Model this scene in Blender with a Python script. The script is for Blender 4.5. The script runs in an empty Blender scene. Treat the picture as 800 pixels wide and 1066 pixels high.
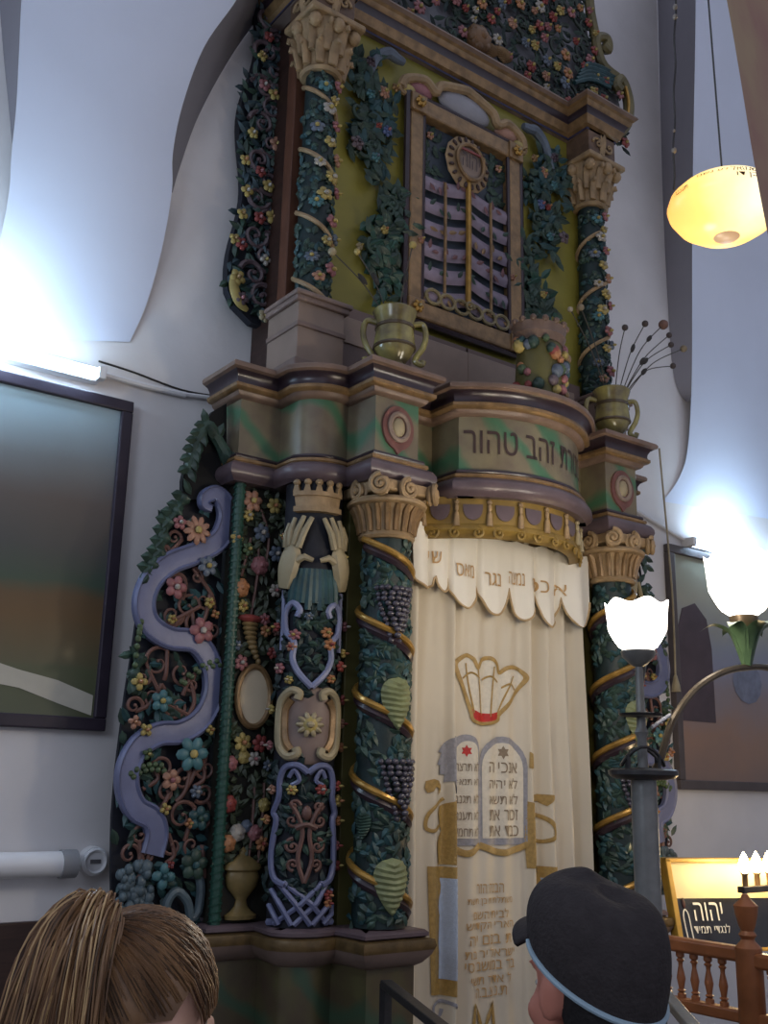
import bpy, bmesh, math, random
from mathutils import Vector, Matrix
random.seed(7)
C = bpy.context.scene.collection
sin, cos, pi = math.sin, math.cos, math.pi

# ------------------------------------------------------------------ camera model (from vanishing points of the photograph)
F = 1077.0
vx = Vector((1500, 317, F)).normalized()
vz = Vector((90, -4090, F)); vz = (vz - vz.dot(vx) * vx).normalized()
vy = vz.cross(vx)
RM = Matrix((vx, vy, vz))                 # world = RM @ camera(x right, y down, z forward)
CAM = Vector((0, 0, 1.75))
def ray(x, y): return RM @ Vector((x - 400, y - 533, F))
def P(x, y, Y):
    d = ray(x, y); return CAM + d * (Y / d.y)
def PD(x, y, d): return CAM + ray(x, y) * (d / F)

cam = bpy.data.cameras.new('camera'); cam.sensor_fit = 'VERTICAL'; cam.sensor_height = 36.0
cam.lens = 36.0 * F / 1066.0; cam.clip_start = 0.05
co = bpy.data.objects.new('camera', cam); C.objects.link(co)
cx_, cy_, cz_ = RM.col[0], -RM.col[1], -RM.col[2]
M4 = Matrix.Identity(4)
for i in range(3):
    M4[i][0], M4[i][1], M4[i][2], M4[i][3] = cx_[i], cy_[i], cz_[i], CAM[i]
co.matrix_world = M4
bpy.context.scene.camera = co

XC = 3.45          # axis of the ark
WY = 4.4           # wall behind the ark

# ------------------------------------------------------------------ materials
def lin(c):
    return tuple(((v / 255) / 12.92 if v <= 10 else (((v / 255) + .055) / 1.055) ** 2.4) for v in c)
MATS = {}
EXEMPT = {'grey beige oval', 'plaster', 'plaster_old', 'vault plaster', 'shaded arch face', 'pier plaster', 'curtain satin', 'valance satin', 'white plastic', 'skin', 'reddish skin', 'dark blond hair', 'brown hair', 'light blond strand', 'charcoal cap cloth', 'pale blue cap piping', 'white lettering', 'cream upper panel', 'yellow varnished wood', 'rail wood', 'silver grey embroidery', 'gold embroidery', 'tan letter embroidery', 'brown letter embroidery', 'red embroidery', 'white embroidery', 'pale blue embroidery', 'tan braid', 'grey iron', 'green painted metal leaf', 'slate ground', 'lilac slat', 'worn cream stone', 'bright gilding', 'olive yellow board', 'pelmet ochre'}
def mute(c, sat=.78, val=.66):
    g = .3 * c[0] + .59 * c[1] + .11 * c[2]
    return tuple(val * (g + (v - g) * sat) for v in c)
def paint(name, rgb, rough=.5, var=.35, scale=14, bump=.25, metal=0, spec=.4, rgb2=None, detail=5, stretch=None, emit=None, es=0):
    if name in MATS: return MATS[name]
    m = bpy.data.materials.new(name); m.use_nodes = True
    nt = m.node_tree; N = nt.nodes; L = nt.links
    b = N['Principled BSDF']
    a = lin(rgb); c2 = lin(rgb2) if rgb2 else tuple(v * (1 - var) for v in a)
    if name not in EXEMPT: a = mute(a); c2 = mute(c2)
    tc = N.new('ShaderNodeTexCoord'); nz = N.new('ShaderNodeTexNoise')
    nz.inputs['Scale'].default_value = scale; nz.inputs['Detail'].default_value = detail
    if stretch:
        mp = N.new('ShaderNodeMapping'); mp.inputs['Scale'].default_value = stretch
        L.new(tc.outputs['Object'], mp.inputs['Vector']); L.new(mp.outputs['Vector'], nz.inputs['Vector'])
    else: L.new(tc.outputs['Object'], nz.inputs['Vector'])
    cr = N.new('ShaderNodeValToRGB')
    cr.color_ramp.elements[0].position = .35; cr.color_ramp.elements[1].position = .65
    cr.color_ramp.elements[0].color = (*c2, 1); cr.color_ramp.elements[1].color = (*a, 1)
    L.new(nz.outputs['Fac'], cr.inputs['Fac']); L.new(cr.outputs['Color'], b.inputs['Base Color'])
    b.inputs['Roughness'].default_value = rough; b.inputs['Metallic'].default_value = metal
    b.inputs['Specular IOR Level'].default_value = spec
    if bump:
        bp = N.new('ShaderNodeBump'); bp.inputs['Strength'].default_value = bump; bp.inputs['Distance'].default_value = .006
        n2 = N.new('ShaderNodeTexNoise'); n2.inputs['Scale'].default_value = scale * 3; n2.inputs['Detail'].default_value = 4
        L.new(tc.outputs['Object'], n2.inputs['Vector'])
        L.new(n2.outputs['Fac'], bp.inputs['Height']); L.new(bp.outputs['Normal'], b.inputs['Normal'])
    if emit:
        b.inputs['Emission Color'].default_value = (*lin(emit), 1); b.inputs['Emission Strength'].default_value = es
    MATS[name] = m
    return m

plaster = paint('plaster', (222, 221, 224), .9, .06, 2.2, .35, spec=.1)
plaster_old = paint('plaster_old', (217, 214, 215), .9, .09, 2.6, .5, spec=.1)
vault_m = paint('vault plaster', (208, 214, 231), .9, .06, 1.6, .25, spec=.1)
shade_m = paint('shaded arch face', (140, 138, 146), .9, .06, 2, .25, spec=.1)  # arch soffit plaster with its shade put into the colour
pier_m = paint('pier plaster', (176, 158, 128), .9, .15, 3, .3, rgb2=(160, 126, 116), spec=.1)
stone = paint('stone floor', (150, 138, 122), .6, .3, 3, .2)
darkwood = paint('dark wood', (74, 44, 34), .5, .4, 5, .2, stretch=(1, 1, 9))
railwood = paint('rail wood', (150, 92, 56), .4, .3, 9, .15)
brownboard = paint('brown board', (122, 70, 42), .5, .3, 6, .2, stretch=(6, 6, 1))
olive = paint('olive yellow board', (138, 130, 54), .5, .25, 3, .2)
pelm_m = paint('pelmet ochre', (136, 110, 52), .45, .3, 12, .25)
olive2 = paint('olive strip', (116, 110, 40), .5, .3, 4, .2)
gold = paint('old gold', (180, 136, 74), .35, .4, 18, .3, metal=.25, spec=.5)
goldbright = paint('bright gilding', (176, 136, 66), .28, .3, 18, .3, metal=.45, spec=.5)
darkgold = paint('dark gold', (132, 102, 48), .4, .4, 16, .3, metal=.2)
bronze = paint('bronze brown moulding', (156, 122, 100), .4, .3, 10, .2)
mauve = paint('mauve moulding', (118, 96, 104), .35, .25, 8, .2, spec=.5)
purple = paint('purple moulding', (66, 46, 58), .3, .3, 10, .15, spec=.6)
pinkwood = paint('pinkish wood', (154, 126, 114), .5, .25, 6, .2)
pinkpanel = paint('pale taupe panel', (172, 144, 124), .5, .2, 5, .2)
green = paint('painted green leaf', (62, 96, 82), .45, .55, 16, .3)
green2 = paint('light green leaf', (92, 120, 74), .45, .4, 16, .3)
teal = paint('teal', (44, 98, 104), .45, .4, 14, .3)
tealdark = paint('dark teal', (30, 60, 62), .5, .4, 14, .3)
greenpost = paint('green post', (38, 98, 82), .4, .3, 14, .3)
lav = paint('lavender ribbon', (122, 130, 178), .4, .2, 9, .2, spec=.45)
lav2 = paint('lavender border', (146, 154, 200), .4, .2, 9, .2)
blue = paint('carved blue', (92, 116, 176), .4, .35, 12, .25)
navy = paint('navy board', (34, 38, 54), .7, .4, 6, .1)
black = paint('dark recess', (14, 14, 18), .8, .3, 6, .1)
vine_m = paint('brown vine', (138, 92, 80), .5, .35, 14, .3)
cream = paint('cream paint', (196, 176, 128), .5, .25, 12, .3)
oldcream = paint('worn cream stone', (160, 134, 100), .55, .35, 15, .4)
pink = paint('pink flower', (190, 112, 116), .45, .3, 14, .2)
red = paint('red flower', (176, 66, 58), .45, .3, 14, .2)
orange = paint('orange flower', (210, 134, 66), .45, .3, 14, .2)
peach = paint('peach flower', (204, 142, 108), .45, .3, 14, .2)
yellow = paint('yellow flower', (208, 180, 70), .45, .3, 14, .2)
white = paint('white flower', (200, 190, 176), .45, .25, 14, .2)
greyblue = paint('grey blue flower', (112, 128, 150), .45, .3, 14, .2)
lime = paint('lime leaf', (150, 160, 96), .45, .3, 20, .3)
grape_m = paint('grape', (92, 86, 104), .25, .4, 20, .1, spec=.6)
tealflower = paint('teal flower', (74, 142, 152), .45, .3, 14, .2)
greyboard = paint('grey carved ground', (150, 150, 160), .6, .3, 6, .3)
cloth = paint('curtain satin', (206, 195, 176), .55, .07, 3, .12, spec=.3)
cloth2 = paint('valance satin', (226, 220, 208), .55, .06, 3, .12, spec=.3)
emb_grey = paint('silver grey embroidery', (150, 148, 154), .5, .2, 60, .3)
emb_gold = paint('gold embroidery', (172, 140, 80), .45, .25, 60, .3)
emb_brown = paint('brown letter embroidery', (136, 118, 98), .5, .2, 60, .3)
emb_tan = paint('tan letter embroidery', (190, 152, 100), .5, .2, 60, .3)
emb_red = paint('red embroidery', (186, 40, 36), .5, .2, 60, .3)
emb_white = paint('white embroidery', (212, 203, 186), .5, .1, 60, .3)
emb_blue = paint('pale blue embroidery', (172, 184, 204), .5, .1, 60, .3)
letter_m = paint('painted brown letter', (84, 58, 54), .5, .3, 20, .1)
iron = paint('grey iron', (126, 126, 124), .4, .2, 20, .15, metal=.25)
irondark = paint('dark iron', (72, 70, 72), .4, .3, 20, .15, metal=.3)
leafmetal = paint('green painted metal leaf', (78, 104, 74), .4, .3, 16, .2)
ceramic = paint('olive glazed pottery', (178, 166, 66), .22, .35, 9, .1, spec=.6, rgb2=(118, 104, 62))
cer_band = paint('brown glaze band', (102, 84, 56), .25, .3, 9, .1, spec=.6)
whiteplastic = paint('white plastic', (214, 214, 218), .4, .06, 3, .05)
hair_m = paint('dark blond hair', (146, 110, 76), .42, .45, 14, .1, rgb2=(98, 70, 48), spec=.45)
hair_d = paint('brown hair', (88, 66, 48), .5, .4, 30, .1)
skin_m = paint('skin', (206, 160, 138), .5, .1, 8, .08)
skin_r = paint('reddish skin', (190, 124, 106), .5, .1, 8, .08)
cap_m = paint('charcoal cap cloth', (60, 55, 56), .9, .2, 60, .4, spec=.15)
capband_m = paint('pale blue cap piping', (150, 172, 186), .7, .1, 30, .2)
shirt_a = paint('dusky cloth', (112, 96, 110), .9, .15, 30, .3, spec=.1)
shirt_b = paint('navy cloth', (44, 48, 66), .9, .15, 30, .3, spec=.1)
trouser_m = paint('denim', (62, 70, 92), .9, .15, 30, .3, spec=.1)
shoe_m = paint('shoe leather', (40, 34, 32), .5, .2, 20, .2)

def marble(name, base, vein, dark):
    m = bpy.data.materials.new(name); m.use_nodes = True
    nt = m.node_tree; N = nt.nodes; L = nt.links; b = N['Principled BSDF']
    tc = N.new('ShaderNodeTexCoord'); mp = N.new('ShaderNodeMapping'); mp.inputs['Rotation'].default_value = (0, .85, 0)
    L.new(tc.outputs['Object'], mp.inputs['Vector'])
    w = N.new('ShaderNodeTexWave'); w.inputs['Scale'].default_value = 1.3; w.inputs['Distortion'].default_value = 5.0
    w.inputs['Detail'].default_value = 3; w.inputs['Detail Scale'].default_value = 1.6; w.bands_direction = 'X'
    L.new(mp.outputs['Vector'], w.inputs['Vector'])
    nz = N.new('ShaderNodeTexNoise'); nz.inputs['Scale'].default_value = 7; nz.inputs['Detail'].default_value = 6
    L.new(mp.outputs['Vector'], nz.inputs['Vector'])
    c1 = N.new('ShaderNodeValToRGB'); c1.color_ramp.elements[0].position = .3; c1.color_ramp.elements[1].position = .7
    c1.color_ramp.elements[0].color = (*lin(dark), 1); c1.color_ramp.elements[1].color = (*lin(base), 1)
    L.new(nz.outputs['Fac'], c1.inputs['Fac'])
    c2 = N.new('ShaderNodeValToRGB'); c2.color_ramp.elements[0].position = .72; c2.color_ramp.elements[1].position = 1.02
    c2.color_ramp.elements[0].color = (0, 0, 0, 1); c2.color_ramp.elements[1].color = (1, 1, 1, 1)
    L.new(w.outputs['Fac'], c2.inputs['Fac'])
    mx = N.new('ShaderNodeMix'); mx.data_type = 'RGBA'
    L.new(c2.outputs['Color'], mx.inputs[0]); L.new(c1.outputs['Color'], mx.inputs[6]); mx.inputs[7].default_value = (*lin(vein), 1)
    L.new(mx.outputs[2], b.inputs['Base Color']); b.inputs['Roughness'].default_value = .38
    return m
frieze_m = marble('green veined marbling', (124, 116, 90), (66, 106, 78), (100, 88, 74))
base_m = marble('dark marbled base', (84, 80, 52), (56, 76, 58), (70, 56, 46))

def emis(name, rgb, s, base=(240, 240, 240)):
    m = bpy.data.materials.new(name); m.use_nodes = True
    b = m.node_tree.nodes['Principled BSDF']
    b.inputs['Base Color'].default_value = (*lin(base), 1); b.inputs['Roughness'].default_value = .4
    b.inputs['Emission Color'].default_value = (*lin(rgb), 1); b.inputs['Emission Strength'].default_value = s
    return m
tube_m = emis('lit fluorescent tube', (190, 224, 255), 30)
shade_glow = emis('lit white glass shade', (255, 246, 232), 9)
bulb_glow = emis('lit bulb', (255, 226, 170), 45)
def alabaster():
    m = bpy.data.materials.new('lit amber glass'); m.use_nodes = True
    nt = m.node_tree; N = nt.nodes; L = nt.links; b = N['Principled BSDF']
    tc = N.new('ShaderNodeTexCoord'); nz = N.new('ShaderNodeTexNoise'); nz.inputs['Scale'].default_value = 5; nz.inputs['Detail'].default_value = 5
    L.new(tc.outputs['Object'], nz.inputs['Vector'])
    sp = N.new('ShaderNodeVectorMath'); sp.operation = 'DISTANCE'
    sp.inputs[1].default_value = (-.03, -.16, -.03); L.new(tc.outputs['Object'], sp.inputs[0])
    ad = N.new('ShaderNodeMath'); ad.operation = 'MULTIPLY_ADD'; ad.inputs[1].default_value = .16
    L.new(nz.outputs['Fac'], ad.inputs[0]); L.new(sp.outputs['Value'], ad.inputs[2])
    cr = N.new('ShaderNodeValToRGB'); e = cr.color_ramp.elements
    e[0].position = .12; e[0].color = (1, .95, .72, 1); e[1].position = .42; e[1].color = (.8, .34, .045, 1)
    x = cr.color_ramp.elements.new(.27); x.color = (1, .66, .14, 1)
    L.new(ad.outputs[0], cr.inputs['Fac']); L.new(cr.outputs['Color'], b.inputs['Emission Color'])
    b.inputs['Emission Strength'].default_value = 1.25; b.inputs['Base Color'].default_value = (.9, .6, .25, 1); b.inputs['Roughness'].default_value = .3
    return m
amber = alabaster()
def stripes_m(name, bands, axis='Z', noise=.15, nscale=4, soft=.03):
    """painted picture: colour bands along an object axis (0..1 generated) with brush noise"""
    m = bpy.data.materials.new(name); m.use_nodes = True
    nt = m.node_tree; N = nt.nodes; L = nt.links; b = N['Principled BSDF']
    tc = N.new('ShaderNodeTexCoord'); sx = N.new('ShaderNodeSeparateXYZ'); L.new(tc.outputs['Generated'], sx.inputs[0])
    nz = N.new('ShaderNodeTexNoise'); nz.inputs['Scale'].default_value = nscale; nz.inputs['Detail'].default_value = 6
    L.new(tc.outputs['Generated'], nz.inputs['Vector'])
    mm = N.new('ShaderNodeMath'); mm.operation = 'MULTIPLY_ADD'; mm.inputs[1].default_value = noise
    L.new(nz.outputs['Fac'], mm.inputs[0]); L.new(sx.outputs[axis], mm.inputs[2])
    sb = N.new('ShaderNodeMath'); sb.operation = 'SUBTRACT'; sb.inputs[1].default_value = noise * .5
    L.new(mm.outputs[0], sb.inputs[0])
    cr = N.new('ShaderNodeValToRGB'); cr.color_ramp.elements.remove(cr.color_ramp.elements[1])
    for i, (p, c) in enumerate(bands):
        e = cr.color_ramp.elements[0] if i == 0 else cr.color_ramp.elements.new(p)
        e.position = p; e.color = (*lin(c), 1)
    L.new(sb.outputs[0], cr.inputs['Fac']); L.new(cr.outputs['Color'], b.inputs['Base Color'])
    b.inputs['Roughness'].default_value = .28; b.inputs['Specular IOR Level'].default_value = .5
    return m

# ------------------------------------------------------------------ mesh builder
class MB:
    def __init__(s, tf=None):
        s.v = []; s.f = []; s.mi = []; s.m = 0; s.tf = tf
    def V(s, p):
        p = Vector(p); s.v.append(s.tf(p) if s.tf else p); return len(s.v) - 1
    def Fc(s, *ids):
        s.f.append(tuple(ids)); s.mi.append(s.m)
    def box(s, a, b):
        (x0, y0, z0), (x1, y1, z1) = a, b
        i = [s.V((x, y, z)) for x in (x0, x1) for y in (y0, y1) for z in (z0, z1)]
        for q in ((0, 1, 3, 2), (4, 6, 7, 5), (0, 4, 5, 1), (2, 3, 7, 6), (0, 2, 6, 4), (1, 5, 7, 3)): s.Fc(*[i[k] for k in q])
        return s
    def quad(s, a, b, c, d): s.Fc(s.V(a), s.V(b), s.V(c), s.V(d)); return s
    def prism(s, poly, y0, y1):
        a = [s.V((x, y0, z)) for x, z in poly]; b = [s.V((x, y1, z)) for x, z in poly]
        s.Fc(*a); s.Fc(*b[::-1]); n = len(poly)
        for k in range(n): s.Fc(a[k], b[k], b[(k + 1) % n], a[(k + 1) % n])
        return s
    def prismz(s, poly, z0, z1):
        a = [s.V((x, y, z0)) for x, y in poly]; b = [s.V((x, y, z1)) for x, y in poly]
        s.Fc(*a); s.Fc(*b[::-1]); n = len(poly)
        for k in range(n): s.Fc(a[k], b[k], b[(k + 1) % n], a[(k + 1) % n])
        return s
    def lathe(s, c, prof, n=24, a0=0, a1=2 * pi, sx=1, sy=1):
        full = abs(a1 - a0) > 6.28; m = n if full else n + 1
        rows = []
        for r, z in prof:
            rows.append([s.V((c[0] + sx * r * sin(a0 + (a1 - a0) * k / n), c[1] - sy * r * cos(a0 + (a1 - a0) * k / n), c[2] + z)) for k in range(m)])
        for i in range(len(rows) - 1):
            for k in range(n if full else n):
                k2 = (k + 1) % m
                s.Fc(rows[i][k], rows[i][k2], rows[i + 1][k2], rows[i + 1][k])
        if full:
            s.Fc(*rows[0][::-1]); s.Fc(*rows[-1])
        return s
    def tube(s, pts, r, n=6, closed=False, flat=None):
        pts = [Vector(p) for p in pts]; N = len(pts)
        rr = r if isinstance(r, (list, tuple)) else [r] * N
        rows = []; up = None
        for i in range(N):
            if closed: t = (pts[(i + 1) % N] - pts[i - 1])
            else: t = pts[min(i + 1, N - 1)] - pts[max(i - 1, 0)]
            if t.length < 1e-9: t = Vector((0, 0, 1))
            t.normalize()
            if up is None:
                up = Vector((0, 1, 0)) if abs(t.y) < .9 else Vector((1, 0, 0))
            u = (up - t * up.dot(t)).normalized(); up = u; w = t.cross(u)
            fl = flat if flat else 1
            rows.append([s.V(pts[i] + rr[i] * (u * cos(2 * pi * k / n) * fl + w * sin(2 * pi * k / n))) for k in range(n)])
        for i in range(N if closed else N - 1):
            a = rows[i]; b = rows[(i + 1) % N]
            for k in range(n): s.Fc(a[k], a[(k + 1) % n], b[(k + 1) % n], b[k])
        if not closed: s.Fc(*rows[0][::-1]); s.Fc(*rows[-1])
        return s
    def ell(s, c, r, nu=8, nv=6, rot=None):
        c = Vector(c); r = r if isinstance(r, (tuple, list)) else (r, r, r)
        def pt(th, ph):
            p = Vector((r[0] * sin(th) * cos(ph), r[1] * sin(th) * sin(ph), r[2] * cos(th)))
            return c + (rot @ p if rot else p)
        top = s.V(pt(0, 0)); bot = s.V(pt(pi, 0))
        rows = [[s.V(pt(pi * j / nv, 2 * pi * k / nu)) for k in range(nu)] for j in range(1, nv)]
        for k in range(nu):
            k2 = (k + 1) % nu
            s.Fc(top, rows[0][k], rows[0][k2]); s.Fc(bot, rows[-1][k2], rows[-1][k])
            for j in range(nv - 2): s.Fc(rows[j][k], rows[j + 1][k], rows[j + 1][k2], rows[j][k2])
        return s
    # --- carving elements, laid in x/z with -y towards the viewer
    def slab(s, x0, x1, z0, z1, y0, y1, n=10, x2=None, x3=None):
        """plate that can be bent round a column (x2, x3: its width at the top)"""
        x2 = x0 if x2 is None else x2; x3 = x1 if x3 is None else x3; g = []
        for i in range(n + 1):
            t = i / n; a = x0 + (x1 - x0) * t; b = x2 + (x3 - x2) * t
            g.append([s.V((a, y1, z0)), s.V((a, y0, z0)), s.V((b, y0, z1)), s.V((b, y1, z1))])
        for i in range(n):
            for q in range(3): s.Fc(g[i][q], g[i + 1][q], g[i + 1][q + 1], g[i][q + 1])
        s.Fc(*g[0]); s.Fc(*g[-1][::-1]); return s
    def leaf(s, x, z, a, L, W, y=0, h=.015, curl=.01):
        ca, sa = cos(a), sin(a)
        def q(u, w, d): return s.V((x + ca * u - sa * w, y - d, z + sa * u + ca * w))
        b = q(0, 0, 0); l1 = q(L * .3, W * .42, .002); r1 = q(L * .3, -W * .42, .002); m1 = q(L * .33, 0, h)
        l2 = q(L * .62, W * .4, .002 + curl * .4); r2 = q(L * .62, -W * .4, .002 + curl * .4); m2 = q(L * .66, 0, h + curl * .5); t = q(L, 0, curl)
        s.Fc(b, m1, l1); s.Fc(b, r1, m1); s.Fc(l1, m1, m2, l2); s.Fc(m1, r1, r2, m2); s.Fc(l2, m2, t); s.Fc(m2, r2, t)
        return s
    def flower(s, x, z, r, n=6, y=0, mc=1, rot=0, layers=1):
        r = r * .84
        for l in range(layers):
            rr = r * (1 - .35 * l)
            for k in range(n):
                a = rot + 2 * pi * k / n + l * .4
                R = Matrix.Rotation(-a, 3, 'Y')
                s.ell((x + cos(a) * rr * .55, y - .012 - .01 * l, z + sin(a) * rr * .55), (rr * .5, .012, rr * min(.42, 2.2 / n)), 8, 4, R)
        m0 = s.m; s.m = mc; s.ell((x, y - .02 - .008 * layers, z), (r * .27, .014, r * .27), 8, 4); s.m = m0
        return s
    def rose(s, x, z, r, y=0):
        s.ell((x, y - r * .35, z), (r, r * .7, r), 10, 6)
        for k in range(6):
            a = k * pi / 3 + .3
            s.ell((x + cos(a) * r * .62, y - r * .45, z + sin(a) * r * .62), (r * .42, r * .45, r * .42), 7, 5)
        s.ell((x, y - r * .85, z), (r * .35, r * .35, r * .35), 7, 5)
        return s
    def spiral(s, x, z, R, turns=1.4, d=1, a0=0, r=.012, y=-.015, r1=.35, n=22, squash=1):
        pts = []; rad = []
        for i in range(n + 1):
            t = i / n; a = a0 + d * 2 * pi * turns * t; rr = R * (1 - (1 - .12) * t)
            pts.append((x + rr * cos(a), y - .01 * t, z + rr * sin(a) * squash)); rad.append(r * (1 - (1 - r1) * t))
        s.tube(pts, rad, 6); s.ell(pts[-1], r * .9, 6, 4)
        return s
    def heart(s, x, z, w, h, y=0, d=.03, rows=9):
        """big pointed leaf, rounded top and point at the bottom, with pinnate ridges"""
        nx = 10; g = []
        for j in range(rows * 2 + 1):
            t = j / (rows * 2); ww = w * .5 * max(0, sin(pi * t ** .62)) ** .75 if 0 < t < 1 else 0
            row = []
            for i in range(nx + 1):
                u = -1 + 2 * i / nx
                zz = z + h * .5 - h * t + abs(u) * h * .10 * (1 - t)
                dd = d * (1 - u * u * .8) * (.4 + .6 * sin(pi * (.1 + .85 * t))) + .006 * (j % 2) * (1 if 0 < t < 1 else 0)
                row.append(s.V((x + u * ww, y - dd, zz)))
            g.append(row)
        for j in range(rows * 2):
            for i in range(nx): s.Fc(g[j][i], g[j + 1][i], g[j + 1][i + 1], g[j][i + 1])
        return s
    def text(s, body, x, z, w, h, y=0, ang=0, fine=0):
        c = bpy.data.curves.new('lettering', 'FONT'); c.body = body
        o = bpy.data.objects.new('lettering', c); C.objects.link(o)
        bpy.context.view_layer.update()
        dg = bpy.context.evaluated_depsgraph_get()
        me = bpy.data.meshes.new_from_object(o.evaluated_get(dg))
        if fine and len(me.vertices):
            x0 = min(v.co.x for v in me.vertices); x1 = max(v.co.x for v in me.vertices); bm = bmesh.new(); bm.from_mesh(me)
            bmesh.ops.triangulate(bm, faces=bm.faces[:])
            for _ in range(4):
                es = [e for e in bm.edges if e.calc_length() * w / max(1e-6, x1 - x0) > fine]
                if not es: break
                bmesh.ops.subdivide_edges(bm, edges=es, cuts=1); bmesh.ops.triangulate(bm, faces=[f for f in bm.faces if len(f.verts) > 3])
            bm.to_mesh(me); bm.free()
        vs = [v.co.copy() for v in me.vertices]
        if vs:
            x0 = min(v.x for v in vs); x1 = max(v.x for v in vs); z0 = min(v.y for v in vs); z1 = max(v.y for v in vs)
            ca, sa = cos(ang), sin(ang)
            base = len(s.v)
            for v in vs:
                u = ((v.x - x0) / max(1e-6, x1 - x0) - .5) * w; q = ((v.y - z0) / max(1e-6, z1 - z0) - .5) * h
                s.V((x + ca * u - sa * q, y, z + sa * u + ca * q))
            for p in me.polygons:
                s.f.append(tuple(base + i for i in p.vertices)); s.mi.append(s.m)
        bpy.data.objects.remove(o); bpy.data.curves.remove(c); bpy.data.meshes.remove(me)
        return s
    def build(s, name, mats, parent=None, smooth=True, label=None, tri=False, bevel=0, origin=None):
        if not isinstance(mats, (list, tuple)): mats = [mats]
        me = bpy.data.meshes.new(name)
        xs = [p.x for p in s.v]; ys = [p.y for p in s.v]; zs = [p.z for p in s.v]
        c = origin or Vector(((min(xs) + max(xs)) / 2, (min(ys) + max(ys)) / 2, (min(zs) + max(zs)) / 2))
        c = Vector(c)
        me.from_pydata([p - c for p in s.v], [], s.f)
        for m in mats: me.materials.append(m)
        for p, i in zip(me.polygons, s.mi): p.material_index = min(i, len(mats) - 1)
        bm = bmesh.new(); bm.from_mesh(me)
        bmesh.ops.recalc_face_normals(bm, faces=bm.faces)
        if tri: bmesh.ops.triangulate(bm, faces=[f for f in bm.faces if len(f.verts) > 4])
        bm.to_mesh(me); bm.free()
        if smooth:
            me.polygons.foreach_set('use_smooth', [True] * len(me.polygons))
            try: me.set_sharp_from_angle(angle=math.radians(42))
            except Exception: pass
        o = bpy.data.objects.new(name, me); C.objects.link(o)
        if parent:
            o.parent = parent; o.location = c - WL[parent.name]
        else: o.location = c
        WL[o.name] = c
        if bevel:
            b = o.modifiers.new('bevel', 'BEVEL'); b.width = bevel; b.segments = 2; b.limit_method = 'ANGLE'
        if label: o['label'] = label
        return o
WL = {}
def thing(name, label, cat, loc, group=None):
    o = bpy.data.objects.new(name, None); C.objects.link(o); o.location = loc; WL[o.name] = Vector(loc)
    o.empty_display_size = .1
    return tag(o, label, cat, group)
def tag(o, label, cat, group=None):
    o['label'] = label; o['category'] = cat
    if group: o['group'] = group
    return o
def struct(o): o['kind'] = 'structure'; return o
def flat(Y): return lambda p: Vector((p.x, Y + p.y, p.z))
def cyl(cx, cy, r): return lambda p: Vector((cx + (r - p.y) * sin(p.x / r), cy - (r - p.y) * cos(p.x / r), p.z))
def mir(tf): 
    def g(p):
        q = tf(p); return Vector((2 * XC - q.x, q.y, q.z))
    return g
def smoothpath(pts, k=4):
    """Catmull-Rom through points"""
    pts = [Vector(p) for p in pts]; out = []
    for i in range(len(pts) - 1):
        p0 = pts[max(i - 1, 0)]; p1 = pts[i]; p2 = pts[i + 1]; p3 = pts[min(i + 2, len(pts) - 1)]
        for j in range(k):
            t = j / k
            out.append(.5 * ((2 * p1) + (p2 - p0) * t + (2 * p0 - 5 * p1 + 4 * p2 - p3) * t * t + (3 * p1 - p0 - 3 * p2 + p3) * t ** 3))
    out.append(pts[-1]); return out
def sweep(mb, plan, prof, closed_top=False):
    """moulding: profile [(outward, z)] run along a plan polyline (outward = left-hand side seen when walking +X, i.e. -Y)"""
    n = len(plan); nr = []
    for i in range(n):
        ds = []
        if i > 0: d = Vector(plan[i]) - Vector(plan[i - 1]); ds.append(Vector((d.y, -d.x)).normalized())
        if i < n - 1: d = Vector(plan[i + 1]) - Vector(plan[i]); ds.append(Vector((d.y, -d.x)).normalized())
        if len(ds) == 1: nr.append(ds[0])
        else:
            b = ds[0] + ds[1]; b = b / max(.3, (1 + ds[0].dot(ds[1]))); nr.append(b)
    rows = [[mb.V((plan[i][0] + nr[i].x * p, plan[i][1] + nr[i].y * p, z)) for i in range(n)] for p, z in prof]
    for j in range(len(rows) - 1):
        for i in range(n - 1): mb.Fc(rows[j][i], rows[j][i + 1], rows[j + 1][i + 1], rows[j + 1][i])
    return mb

# ================================================================== SETTING
m = MB(); m.quad((-4, WY, -.05), (9.5, WY, -.05), (9.5, WY, 9), (-4, WY, 9)); m.quad((-4, WY + .2, -.05), (9.5, WY + .2, -.05), (9.5, WY + .2, 9), (-4, WY + .2, 9))
struct(m.build('wall_back', plaster_old, smooth=False))
m = MB(); m.box((-4, -5, -.1), (9.5, WY + .2, 0)); struct(m.build('floor', stone, smooth=False))
m = MB(); m.box((9.5, -5, 0), (9.7, WY + .2, 9)); struct(m.build('wall_right', plaster, smooth=False))
m = MB(); m.box((-4.2, -5, 0), (-4, WY + .2, 9)); struct(m.build('wall_left', plaster, smooth=False))
m = MB(); m.box((-4, WY - .04, 0), (1.98, WY, 1.19)); struct(m.build('trim_1', darkwood, bevel=.006))

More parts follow.
